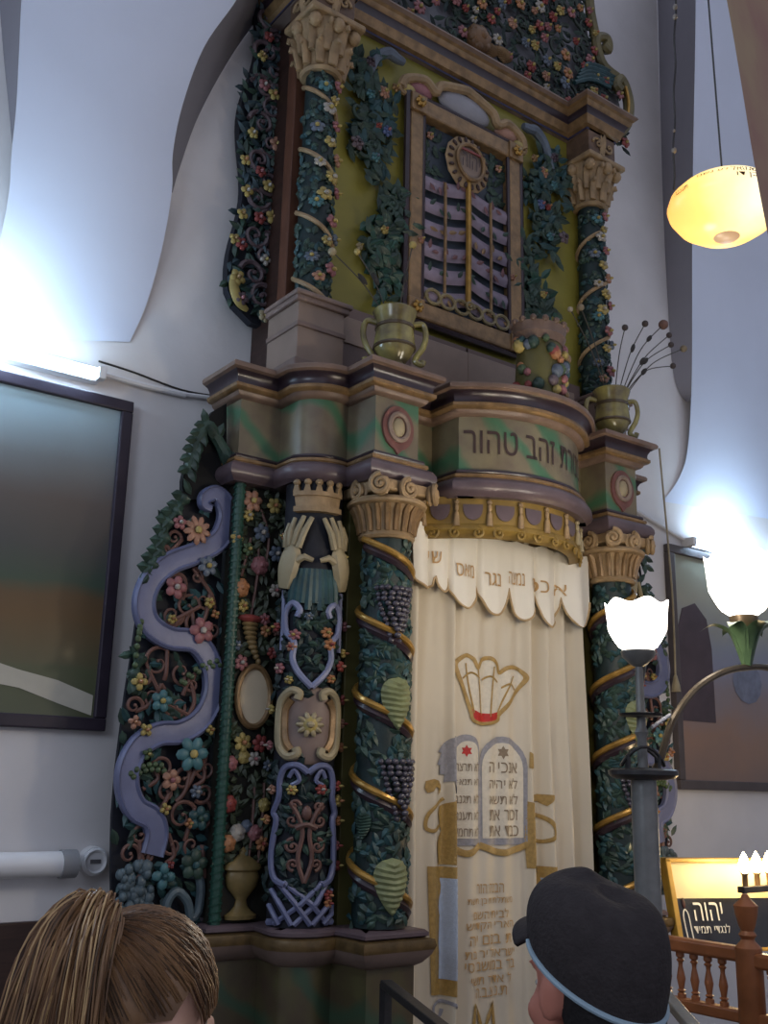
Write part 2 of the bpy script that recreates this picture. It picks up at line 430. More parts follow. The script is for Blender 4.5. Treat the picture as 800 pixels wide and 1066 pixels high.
# vault springers: surfaces that grow out of the wall from the springing line upwards
def vaultY(z): return WY - .002 - .10 * max(0, z - 3.62) ** 1.6
def VP(x, y):
    Y = WY
    for _ in range(30): Y = .5 * Y + .5 * vaultY(P(x, y, Y).z)
    return P(x, y, Y)
def fan(name, left, right, mat, n=1):
    """rows of pixel pairs from top to springing; the web bulges slightly between its two edges"""
    m = MB(); rows = []
    for (a, b) in zip(left, right):
        A = VP(*a); B = VP(*b); row = []
        for k in range(9):
            t = k / 8; q = A.lerp(B, t); q = q - Vector((0, .05 * 4 * t * (1 - t) * max(0, min(1, (q.z - 3.6) / 2)), 0)); row.append(m.V(q))
        rows.append(row)
    for j in range(len(rows) - 1):
        for k in range(8): m.Fc(rows[j][k], rows[j][k + 1], rows[j + 1][k + 1], rows[j + 1][k])
    return struct(m.build(name, mat))
def strip(name, inner, outer, mat):
    m = MB(); a = [m.V(P(x, y, WY - .004)) for x, y in inner]; b = [m.V(VP(x, y)) for x, y in outer]
    for i in range(len(a) - 1): m.Fc(a[i], a[i + 1], b[i + 1], b[i])
    return struct(m.build(name, mat))
def sp2(l): return [(p.x, p.y) for p in smoothpath([(x, y, 0) for x, y in l], 5)]
o1 = sp2([(300, -70), (262, -25), (243, 5), (212, 50), (190, 110), (180, 160), (179, 200), (168, 262), (152, 318), (135, 356)])
l1 = sp2([(26, -70), (24, -25), (22, 5), (20, 50), (17, 110), (12, 160), (8, 210), (-10, 280), (-50, 330), (-90, 350)])
fan('ceiling', l1, o1, vault_m)
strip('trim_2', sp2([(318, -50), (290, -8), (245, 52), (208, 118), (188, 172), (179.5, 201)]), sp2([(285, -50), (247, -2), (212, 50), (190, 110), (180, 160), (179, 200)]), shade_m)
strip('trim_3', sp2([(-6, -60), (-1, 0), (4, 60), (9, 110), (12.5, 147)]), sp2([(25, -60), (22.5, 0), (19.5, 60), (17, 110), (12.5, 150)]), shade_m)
lr = sp2([(727, -70), (725, -20), (724, 60), (722, 160), (721, 260), (721, 350), (720, 412), (716, 470), (706, 500), (690, 522)])
rr = sp2([(1010, -70), (1005, -20), (1000, 60), (995, 160), (980, 260), (960, 350), (930, 440), (900, 480), (860, 510), (800, 540)])
fan('ceiling', lr, rr, vault_m)
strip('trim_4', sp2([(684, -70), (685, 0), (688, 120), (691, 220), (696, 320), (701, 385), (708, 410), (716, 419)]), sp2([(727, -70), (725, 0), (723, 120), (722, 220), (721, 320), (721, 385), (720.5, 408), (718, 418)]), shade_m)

# arch pier in the foreground at the upper right
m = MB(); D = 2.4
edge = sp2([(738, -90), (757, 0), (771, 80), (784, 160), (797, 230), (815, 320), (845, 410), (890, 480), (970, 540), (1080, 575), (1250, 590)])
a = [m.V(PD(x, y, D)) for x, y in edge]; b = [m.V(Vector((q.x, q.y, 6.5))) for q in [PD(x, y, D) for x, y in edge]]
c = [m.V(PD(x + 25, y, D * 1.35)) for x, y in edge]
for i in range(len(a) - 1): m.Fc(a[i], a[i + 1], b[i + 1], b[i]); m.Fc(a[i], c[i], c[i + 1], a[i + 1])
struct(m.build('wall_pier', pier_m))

# ================================================================== TORAH ARK
ARK = thing('torah_ark', 'tall painted carved wooden ark with twisted vine columns and openwork side wings against the wall', 'ark', (XC, 4.0, 0))
def mirror_plan(pl): return pl + [(2 * XC - x, y) for x, y in pl[::-1]]
arc = lambda cx, cy, r, a0, a1, n: [(cx + r * cos(math.radians(a0 + (a1 - a0) * k / n)), cy + r * sin(math.radians(a0 + (a1 - a0) * k / n))) for k in range(n + 1)]
bow = []
for k in range(9):
    t = k / 8 * pi / 2; bow.append((3.04 + .41 * (1 - cos(t * .999)) ** .9 if False else 3.04 + .41 * k / 8, 3.53 - .165 * (1 - ((1 - k / 8) ** 2.2))))
PLAN = [(2.12, 4.22), (2.12, 3.99), (2.335, 3.99)] + arc(2.48, 3.90, .16, 205, 300, 10) + [(2.565, 3.745), (2.565, 3.55), (2.81, 3.55), (2.81, 3.73), (3.04, 3.73)] + bow
FULL = mirror_plan(PLAN)
FULL = [p for i, p in enumerate(FULL) if i == 0 or (Vector(p) - Vector(FULL[i - 1])).length > 1e-4]
def band(name, prof, mat, plan=FULL, label=None):
    m = MB(); sweep(m, plan, prof); return m.build(name, mat, ARK, label=label)
def cap_fill(name, z, mat, plan=FULL, off=.06):
    m = MB(); r = MB(); sweep(r, plan, [(off, z), (off, z)])
    n = len(plan); ids = [m.V(p) for p in r.v[:n]]; m.Fc(*ids); return m.build(name, mat, ARK, smooth=False, tri=True)
band('cornice', [(0, 3.6), (.07, 3.6), (.085, 3.596), (.092, 3.585), (.09, 3.57), (.075, 3.562)], bronze)
band('cornice_molding', [(.075, 3.562), (.06, 3.553), (.05, 3.535), (.048, 3.52), (.05, 3.51)], purple)
band('gilded_band', [(.05, 3.51), (.06, 3.505), (.06, 3.49), (.05, 3.48), (.035, 3.478)], gold)
band('bed_molding', [(.035, 3.478), (.03, 3.465), (.02, 3.455), (.0, 3.45)], bronze)
band('frieze', [(0, 3.45), (0, 3.185)], frieze_m)
band('frieze_fillet', [(0, 3.185), (.02, 3.182), (.024, 3.172), (.02, 3.164)], purple)
band('lower_gilded_band', [(.02, 3.164), (.034, 3.16), (.036, 3.148), (.03, 3.142)], gold)
band('architrave_molding', [(.03, 3.142), (.05, 3.13), (.062, 3.11), (.064, 3.09), (.056, 3.07), (.04, 3.06), (.03, 3.05), (-.3, 3.05)], mauve)
cap_fill('cornice_top', 3.599, bronze); cap_fill('soffit', 3.052, pinkwood, off=.03)
# letters on the bow front, following its curve
def bowmap(p):
    # p.x = distance along the bow from its centre
    pts = [Vector(q) for q in FULL if 3.03 < q[0] < 3.87 and q[1] < 3.6]
    ln = [0]
    for i in range(1, len(pts)): ln.append(ln[-1] + (pts[i] - pts[i - 1]).length)
    s = p.x + ln[-1] / 2
    for i in range(1, len(pts)):
        if s <= ln[i] or i == len(pts) - 1:
            t = (s - ln[i - 1]) / (ln[i] - ln[i - 1]); d = (pts[i] - pts[i - 1]).normalized(); q = pts[i - 1].lerp(pts[i], t)
            nrm = Vector((d.y, -d.x)); q = q - nrm * p.y
            return Vector((q.x, q.y, p.z))
HE = lambda s: s[::-1]
m = MB(bowmap)
x = -.43
for word, w in (('טהור', .265), ('זהב', .185), ('מנורת', .28)):
    m.text(HE(word), x + w / 2, 3.325, w, .118, -.004, fine=.03); x += w + .045
m.build('inscription', letter_m, ARK, smooth=False, label='dark brown painted lettering on the bowed frieze')
# shield medallions
for s in (0, 1):
    T = flat(3.55) if not s else mir(flat(3.55))
    m = MB(T); cx = 2.6875
    poly = [(cx + .088 * sin(t) * (1 if abs(sin(t)) < 2 else 1), 3.315 + .105 * cos(t) - (.02 if abs(t - pi) < .15 else 0)) for t in [k * 2 * pi / 24 for k in range(24)]]
    m.prism(poly, -.012, 0); o = m.build('shield', paint('worn red paint', (150, 88, 78), .5, .3, 14, .2), ARK, label='round red painted shield')
    m = MB(T); m.tube([(cx + .052 * cos(t), -.016, 3.318 + .062 * sin(t)) for t in [k * 2 * pi / 24 for k in range(24)]], .013, 6, True); m.build('ring', pinkpanel, o)
    m = MB(T); m.ell((cx, -.014, 3.318), (.036, .012, .046), 12, 6); m.build('boss', cream, o)
# acanthus brackets at the outer ends under the entablature (green carved cap leaf)
for s in (0, 1):
    T = (lambda f: f if not s else mir(f))
    fb = lambda px, py: (P(px, py, 4.08).x, P(px, py, 4.08).z)
    poly = [fb(*p) for p in ((236, 420), (222, 428), (207, 448), (196, 472), (190, 500), (190, 520), (236, 520))]
    m = MB(T(flat(4.08))); m.prism(poly[::-1], .0, .03); m.build('gap_shade_board', black, ARK, smooth=False, tri=True)  # black sheet added for the shade in the gap between wall and ark
    m = MB(T(flat(4.06)))
    pth = smoothpath([(2.14, 0, fb(0, 438)[1])] + [(fb(*p)[0], -.01, fb(*p)[1]) for p in ((214, 446), (204, 458), (197, 474), (192, 494))], 6)
    m.tube(pth, [.034 - .018 * i / (len(pth) - 1) + .004 * sin(i * 1.3) for i in range(len(pth))], 8)
    for i in range(1, len(pth), 3):
        for da in (-.9, .5): 
            t_ = pth[i] - pth[i - 1]; m.leaf(pth[i].x, pth[i].z, math.atan2(t_.z, t_.x) + da, .075, .05, -.02, .018, .015)
    m.build('bracket_leaf', green, ARK)
# core box of the ark
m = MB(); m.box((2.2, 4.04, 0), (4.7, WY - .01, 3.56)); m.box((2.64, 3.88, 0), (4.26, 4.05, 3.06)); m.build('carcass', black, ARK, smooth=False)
# underside board behind the curtain with carved tassel pelmet
pel = [p for p in FULL if 3.03 < p[0] < 3.87 and p[1] < 3.74]
pel = [(2.84, 3.73)] + pel[1:-1] + [(4.06, 3.73)] if pel[0][1] > 3.7 else [(2.84, 3.73)] + pel + [(4.06, 3.73)]
m = MB(); sweep(m, pel, [(-.01, 3.06), (-.01, 2.93), (0, 2.92), (.004, 2.90), (-.01, 2.885), (-.06, 2.87), (-.06, 3.05)]); pelm = m.build('carved_pelmet', pelm_m, ARK, label='gilded pelmet board carved with swags and tassels')
P2 = [Vector(p) for p in pel]; LN = [0]
for i in range(1, len(P2)): LN.append(LN[-1] + (P2[i] - P2[i - 1]).length)
def pelmap(p):
    s = p.x
    for i in range(1, len(P2)):
        if s <= LN[i] or i == len(P2) - 1:
            t = (s - LN[i - 1]) / (LN[i] - LN[i - 1]); d = (P2[i] - P2[i - 1]).normalized(); q = P2[i - 1].lerp(P2[i], t); nr = Vector((d.y, -d.x))
            q = q + nr * (-.01 - p.y); return Vector((q.x, q.y, p.z))
tot = LN[-1]; nt_ = 9
tz = MB(pelmap)
for k in range(nt_):
    s = .12 + (tot - .24) * k / (nt_ - 1)
    mt = MB(pelmap); mt.lathe((s, -.012, 2.905), [(.004, .115), (.01, .11), (.01, .09), (.006, .082), (.012, .066), (.016, .01), (.0, .01)], 9); mt.ell((s, -.012, 3.03), .013, 7, 5)
    mt.build('carved_tassel', cream if k > 5 else oldcream, pelm)
    if k < nt_ - 1:
        d = (tot - .24) / (nt_ - 1); c0 = s + d / 2
        mt = MB(pelmap); mt.prism([(c0 - d * .3, 3.02)] + [(c0 + d * .3 * cos(pi + pi * q / 8), 3.0 + .055 * sin(pi + pi * q / 8)) for q in range(9)] + [(c0 + d * .3, 3.02)], -.008, .0); mt.build('swag', lav if k == 6 else mauve, pelm)
for k in range(14):
    s = .06 + (tot - .12) * k / 13
    tz = MB(pelmap); tz.spiral(s, 2.885, .03, 1.2, (-1) ** k, pi / 2, .009, -.005); tz.build('edge_scroll', pelm_m, pelm)

# ---------------- plinth
PB = [(2.10, WY - .02), (2.10, 3.97), (2.31, 3.95)] + arc(2.44, 3.84, .17, 205, 300, 8) + [(2.535, 3.66), (2.545, 3.50), (2.84, 3.50), (2.84, 3.78)]
for s in (0, 1):
    pb = PB if not s else [(2 * XC - x, y) for x, y in PB[::-1]]
    band('plinth_fillet', [(-.2, 1.185), (.0, 1.185), (.012, 1.175), (.012, 1.162), (0, 1.155)], mauve, pb)
    band('plinth_cornice', [(0, 1.155), (.03, 1.15), (.036, 1.125), (.03, 1.11)], darkgold, pb)
    band('plinth_molding', [(.03, 1.11), (.02, 1.09), (-.005, 1.06), (-.03, 1.045), (-.045, 1.04)], pinkwood, pb)
    pd = [(x, y) for x, y in PB]
    band('plinth_panel', [(-.03, 1.045), (-.03, .62)], base_m, pb)
    band('plinth_foot', [(-.03, .62), (.0, .6), (.02, .57), (.02, .54), (-.0, .5), (0, 0)], paint('dark red wood', (82, 38, 36), .5, .3, 8, .2), pb)
    m = MB(); r = MB(); sweep(r, pb, [(.0, 1.184), (.0, 1.184)]); ids = [m.V(p) for p in r.v[:len(pb)]]; m.Fc(*ids); m.build('plinth_top', mauve, ARK, smooth=False, tri=True)

# ---------------- twisted vine columns (front pair)
def vine_column(T, cx, cy, r, z0, z1, pitch, phase, big, nleaf, parent_label):
    m = MB(T(lambda p: p)); prof = [(r, 0), (r * .98, (z1 - z0) * .5), (r * .9, z1 - z0)]
    m.lathe((cx, cy, z0), prof, 28); col = m.build('vine_column', tealdark, ARK, label=parent_label)
    R = lambda z: r * (1 - .1 * (z - z0) / (z1 - z0))
    cm = lambda p: Vector((cx + (R(p.z) - p.y) * sin(p.x / r), cy - (R(p.z) - p.y) * cos(p.x / r), p.z))
    th0 = lambda z: phase - 2 * pi * (z - z0) / pitch          # band centre angle at height z
    n = int((z1 - z0) / pitch * 40)
    if big:
        m = MB(T(cm)); pts = []
        k = 0
        zz = [z0 + (z1 - z0) * i / n for i in range(n + 1)]
        m.tube([(th0(z) * r, -.016, z) for z in zz], .015, 8); m.build('gilded_spiral', goldbright, col, label='gilded spiral band')
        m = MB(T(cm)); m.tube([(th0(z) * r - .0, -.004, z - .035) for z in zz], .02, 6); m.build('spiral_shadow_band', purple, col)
    else:
        m = MB(T(cm)); zz = [z0 + (z1 - z0) * i / n for i in range(n + 1)]
        m.tube([(th0(z) * r, -.01, z) for z in zz], .012, 6); m.build('spiral_band', oldcream, col, label='cream spiral band')
    m = MB(T(cm)); m2 = MB(T(cm))
    rnd = random.Random(int(cx * 1000) + big)
    for k in range(nleaf):
        z = z0 + .02 + (z1 - z0 - .05) * rnd.random(); a = rnd.uniform(-1.9, 1.9)
        d = ((a - th0(z)) / (2 * pi)) % 1
        if d < .13 or d > .87: continue
        (m if rnd.random() < .65 else m2).leaf(a * r, z, rnd.uniform(0, 6.28), rnd.uniform(.045, .07) * (1 if big else .8), rnd.uniform(.028, .042), -rnd.uniform(.0, .008), .012, rnd.uniform(0, .008))
    m.build('vine_leaves', green, col); m2.build('vine_foliage', teal, col)
    return col, cm, th0
COLZ0, COLZ1 = 1.19, 2.80
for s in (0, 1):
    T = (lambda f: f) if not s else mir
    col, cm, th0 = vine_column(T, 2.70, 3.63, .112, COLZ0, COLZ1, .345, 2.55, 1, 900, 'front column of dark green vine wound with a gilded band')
    # grape bunches and big pale leaves between the bands
    rnd = random.Random(5)
    for (px, pz, kind) in ((412, 640, 0), (414, 735, 1), (416, 822, 0), (408, 925, 1), (380, 862, 2)):
        q = P(px, pz, 3.53); a = math.atan2(q.x - 2.70, .1) if False else math.asin(max(-.95, min(.95, (q.x - 2.70) / .12)))
        g = MB(T(cm)); X = a * .112
        if kind == 0:
            for j in range(11):
                v = j / 10; wd = .082 * (1 - v * .78); cnt = max(1, int(wd * 2 / .023) + 1)
                for i in range(cnt):
                    u = 0 if cnt == 1 else -1 + 2 * i / (cnt - 1)
                    g.ell((X - .01 + u * wd + rnd.uniform(-.003, .003), -.012 - .026 * (1 - u * u) - rnd.uniform(0, .006), q.z + .11 - v * .225 + rnd.uniform(-.003, .003)), .0128, 8, 6)
            g.build('grape_bunch', grape_m, col, label='purple grey bunch of grapes')
        elif kind == 1:
            g.heart(X - .015, q.z, .135, .2, -.014, .03); g.build('large_leaf', lime, col, label='large pale green ribbed leaf')
        else:
            g.heart(X, q.z, .07, .1, -.01, .02); g.build('large_leaf', green, col)
    # capital
    m = MB(T(lambda p: p)); m.lathe((2.70, 3.63, 2.80), [(.118, 0), (.128, .012), (.118, .03), (.12, .05), (.135, .12), (.16, .15)], 28)
    cap = m.build('capital', oldcream, ARK, label='worn cream capital with scrolls and fluted bell')
    m = MB(T(lambda p: p))
    for k in range(20):
        a = 2 * pi * k / 20; m.tube([(2.70 + rr_ * sin(a), 3.63 - rr_ * cos(a), 2.80 + z) for rr_, z in ((.122, .03), (.128, .07), (.142, .12), (.16, .146))], [.012, .013, .015, .012], 6)
    m.build('fluting', gold, cap)
    m = MB(T(lambda p: p)); m.lathe((2.70, 3.63, 2.945), [(.16, 0), (.178, .008), (.182, .02), (.172, .032)], 28); m.build('astragal', oldcream, cap)
    for (dx, dy, ang) in ((-.145, -.145, -.75), (.145, -.145, .75), (0, -.15, 0), (-.15, 0, -1.57), (.15, 0, 1.57)):
        ca, sa = cos(ang), sin(ang)
        tf = T(lambda p, dx=dx, dy=dy, ca=ca, sa=sa: Vector((2.70 + dx + p.x * ca - p.y * sa, 3.63 + dy + p.x * sa + p.y * ca, p.z)))
        m = MB(tf)
        m.spiral(0, 3.012, .048, 1.7, 1, pi / 2, .014, -.012, .6, 26); m.lathe((0, .01, 2.964), [(.0, 0), (.03, .01), (.046, .048), (.03, .086), (0, .096)], 12, sy=.4)
        m.build('volute', oldcream, cap)
    m = MB(T(lambda p: p)); m.box((2.555, 3.485, 3.0), (2.845, 3.78, 3.052)); m.build('abacus', oldcream, cap, bevel=.008)
    # olive strip beside the column
    m = MB(T(lambda p: p)); m.box((2.585, 3.76, 1.18), (2.70, 3.9, 3.05)); m.build('pilaster_strip', olive2, ARK, bevel=.004, label='plain olive strip between the columns')

for s in (0, 1):
    m = MB((lambda f: f) if not s else mir(lambda p: p)) if s else MB()
    m.box((2.76, 3.81, 1.18), (2.93, 3.9, 3.05)); m.build('curtain_jamb', pelm_m, ARK, bevel=.004, label='gilded strip beside the curtain')
# ---------------- middle pilaster: crown, blessing hands, carved frames
PX, PY, PR = 2.452, 3.86, .135
PA = -.42
pc = lambda p: cyl(PX, PY, PR)(Vector((p.x + PA * PR, p.y, p.z)))
def px2(px, py, cx=PX, cy=PY, r=PR):
    """pixel -> carve coordinates on a cylinder"""
    d = ray(px, py); a = d.x ** 2 + d.y ** 2; ox, oy = CAM.x - cx, CAM.y - cy
    b = 2 * (ox * d.x + oy * d.y); c = ox * ox + oy * oy - r * r; disc = max(0, b * b - 4 * a * c)
    t = (-b - math.sqrt(disc)) / (2 * a); q = CAM + d * t
    return math.atan2(q.x - cx, -(q.y - cy)) * r, q.z
for s in (0, 1):
    T = (lambda f: f) if not s else mir
    m = MB(T(lambda p: p)); m.lathe((PX, PY, 1.18), [(PR, 0), (PR, 1.88)], 20, -1.75, 1.75); pil = m.build('carved_pilaster', navy, ARK, label='round pilaster carved with a crown, two open hands and blue framed flowers')
    K = T(pc)
    Q = lambda px, py: px2(px, py)
    x0, z0 = Q(328, 505); zc = z0
    # crown
    xc = .0
    m = MB(K)
    cz = .045
    m.slab(-.1, .1, 2.935 + cz, 2.955 + cz, -.03, 0); m.slab(-.09, .09, 2.88 + cz, 2.935 + cz, -.02, 0, 10, -.098, .098); m.slab(-.095, .095, 2.862 + cz, 2.885 + cz, -.032, 0)
    for k in range(5):
        x = -.09 + .045 * k; m.prism([(x - .014, 2.955 + cz), (x + .014, 2.955 + cz), (x + .006, 2.99 + cz), (x - .006, 2.99 + cz)], -.026, -.006); m.ell((x, -.018, 2.997 + cz), .016, 8, 6)
    m.build('carved_crown', oldcream, pil, label='cream carved crown')
    # hands of blessing: two open hands, five fingers each, thumbs meeting
    for sg in (-1, 1):
        m = MB(lambda p, K=K: K(Vector((p.x * 1.12, p.y * 1.2, 2.60 + (p.z - 2.60) * 1.28 - .03))))
        m.tube(smoothpath([(sg * .115, -.012, 2.60), (sg * .1, -.022, 2.66), (sg * .085, -.024, 2.72)], 4), [.03, .034, .036, .038, .04, .04, .038, .036, .032][:9], 8, flat=.6)
        m.ell((sg * .088, -.022, 2.70), (.038, .016, .052), 10, 6)
        for (bx, bz, tx, tz_, rr_) in ((.112, 2.74, .1, 2.822, .011), (.096, 2.745, .078, 2.84, .012), (.078, 2.745, .046, 2.845, .012), (.062, 2.735, .02, 2.84, .012)):
            m.tube([(sg * bx, -.022, bz), (sg * (bx * .55 + tx * .45), -.03, bz * .5 + tz_ * .5), (sg * tx, -.022, tz_)], [rr_, rr_ * .95, rr_ * .65], 7)
        m.tube([(sg * .064, -.024, 2.69), (sg * .038, -.03, 2.7), (sg * .012, -.024, 2.69)], [.014, .012, .008], 7)
        m.build('carved_hand', cream, pil, label='cream hand raised in blessing')
    m = MB(K)
    for k in range(9):
        x = -.1 + .025 * k; m.tube([(x, -.008, 2.5 - .03 * (k % 2)), (x * .9, -.014, 2.57), (x * .75, -.01, 2.65)], .016, 6)
    m.build('drapery', teal, pil)
    m = MB(K)
    for sg in (-1, 1):                                       # upper blue frame
        m.tube(smoothpath([(0, -.02, 2.14), (sg * .05, -.022, 2.2), (sg * .075, -.022, 2.26), (sg * .072, -.022, 2.33), (sg * .11, -.02, 2.38), (sg * .115, -.02, 2.46), (sg * .085, -.02, 2.5), (sg * .055, -.022, 2.47), (sg * .065, -.02, 2.44)], 5), .013, 7)
        m.tube(smoothpath([(sg * .14, -.01, 2.56), (sg * .135, -.012, 2.4), (sg * .14, -.01, 2.3)], 4), .01, 6)
    m.build('blue_frame', lav2, pil, label='lavender blue carved frame')
    # cartouche
    m = MB(K); m.ell((0, 0, 1.985), (.15, .014, .165), 28, 12); car = m.build('cartouche', pinkwood, pil, label='oval cartouche with gold scrolls and yellow flower')
    m = MB(K)
    for sg in (-1, 1):
        m.tube(smoothpath([(sg * .05, -.02, 2.09), (sg * .045, -.022, 2.115), (sg * .075, -.024, 2.125), (sg * .115, -.022, 2.08), (sg * .122, -.022, 1.985), (sg * .115, -.022, 1.9), (sg * .08, -.024, 1.855), (sg * .045, -.022, 1.865), (sg * .05, -.02, 1.89)], 5), .017, 8)
    m.build('scroll', cream, car)
    m = MB(K)
    for sg in (-1, 1): m.tube(smoothpath([(sg * .075, -.012, 2.09), (sg * .1, -.012, 2.05), (sg * .102, -.012, 1.985), (sg * .095, -.012, 1.92), (sg * .07, -.012, 1.88)], 4), .018, 6)
    m.build('gold_scroll', gold, car)
    m = MB(K); m.flower(0, 1.985, .062, 10, -.012, 0); m.m = 1; m.ell((0, -.026, 1.985), (.03, .014, .036), 10, 6); m.build('flower', [cream, yellow], car)
    # lower blue openwork frame with lattice foot
    m = MB(K)
    for sg in (-1, 1):
        m.tube(smoothpath([(0, -.02, 1.79), (sg * .04, -.022, 1.82), (sg * .085, -.022, 1.81), (sg * .105, -.022, 1.76), (sg * .108, -.02, 1.69), (sg * .13, -.02, 1.63), (sg * .115, -.02, 1.6), (sg * .13, -.02, 1.5), (sg * .13, -.02, 1.42), (sg * .11, -.02, 1.37), (sg * .07, -.02, 1.35)], 5), .013, 7)
        m.tube(smoothpath([(sg * .07, -.018, 1.77), (sg * .05, -.02, 1.8), (sg * .03, -.02, 1.76), (sg * .06, -.02, 1.74)], 4), .009, 6)
        for (a, b) in (((.11, 1.37), (-.03, 1.2)), ((.075, 1.36), (-.11, 1.2)), ((.13, 1.33), (.04, 1.2)), ((.14, 1.27), (.09, 1.2))):
            m.tube([(sg * a[0], -.015, a[1]), (sg * (a[0] + b[0]) / 2 + .01, -.024, (a[1] + b[1]) / 2), (sg * b[0], -.012, b[1])], .011, 6)
    m.tube([(-.14, -.015, 1.205), (.14, -.015, 1.205)], .014, 6)
    m.build('blue_lattice_frame', lav, pil, label='lavender blue openwork frame with lattice foot')
    m = MB(K)
    for sg in (-1, 1):
        m.spiral(sg * .05, 1.6, .034, 1.3, sg, pi / 2, .009); m.spiral(sg * .045, 1.66, .022, 1.2, -sg, 0, .008)
        m.spiral(sg * .045, 1.5, .03, 1.3, -sg, pi / 2, .009); m.spiral(sg * .04, 1.43, .025, 1.2, sg, -pi / 2, .008)
        m.tube(smoothpath([(0, -.02, 1.36), (sg * .025, -.02, 1.45), (sg * .012, -.022, 1.55), (sg * .03, -.022, 1.62), (sg * .06, -.02, 1.67)], 4), .009, 6)
    m.tube(smoothpath([(-.035, -.024, 1.57), (0, -.03, 1.585), (.035, -.024, 1.57)], 4), .011, 6)
    m.ell((0, -.025, 1.63), (.018, .016, .03), 8, 6)
    m.build('carved_vines', vine_m, pil)
    m = MB(K); rnd = random.Random(11)
    for k in range(260):
        z = rnd.choice((rnd.uniform(1.3, 1.85), rnd.uniform(2.1, 2.54))); x = rnd.uniform(-.19, .19)
        m.leaf(x, z, rnd.uniform(0, 6.28), .06, .035, -.005, .012, .01)
    m.build('pilaster_leaves', tealdark, pil); 
    m = MB(K); rnd = random.Random(12)
    for k in range(70):
        z = rnd.choice((rnd.uniform(1.36, 1.78), rnd.uniform(2.2, 2.5))); x = rnd.uniform(-.1, .1)
        m.leaf(x, z, rnd.uniform(0, 6.28), .05, .03, -.012, .012, .01)
    m.build('pilaster_foliage', green, pil)
    for (x, z, r, mt, cen) in ((-.07, 2.36, .03, pink, yellow), (-.08, 2.31, .026, peach, red), (.05, 2.375, .03, orange, yellow), (.065, 2.325, .032, orange, red), (-.085, 2.17, .022, yellow, white), (.075, 2.18, .024, orange, yellow),
                           (.13, 2.24, .03, red, peach), (-.13, 2.22, .03, pink, white), (-.055, 1.72, .026, yellow, orange), (.05, 1.725, .028, red, white), (.14, 1.74, .026, red, yellow), (.15, 1.68, .03, yellow, orange), (-.14, 1.72, .024, peach, white), (.1, 1.31, .026, red, orange), (.1, 1.28, .024, orange, red), (.15, 1.5, .024, pink, red), (.16, 1.6, .026, orange, yellow), (.17, 1.42, .024, red, yellow), (.17, 2.1, .026, red, yellow), (.18, 2.0, .026, peach, red), (.17, 1.9, .024, orange, yellow), (.16, 2.3, .026, yellow, orange), (.17, 2.42, .026, pink, white), (-.16, 2.4, .026, red, yellow), (-.17, 1.9, .024, pink, white), (-.17, 2.05, .024, yellow, white), (-.165, 1.6, .024, orange, yellow), (-.02, 2.44, .022, greyblue, white), (.12, 2.72, .03, orange, yellow), (-.135, 2.8, .02, orange, yellow)):
        m = MB(K); m.flower(x, z, r, 6, -.014, 1, rot=x * 40); m.build('flower', [mt, cen], pil)

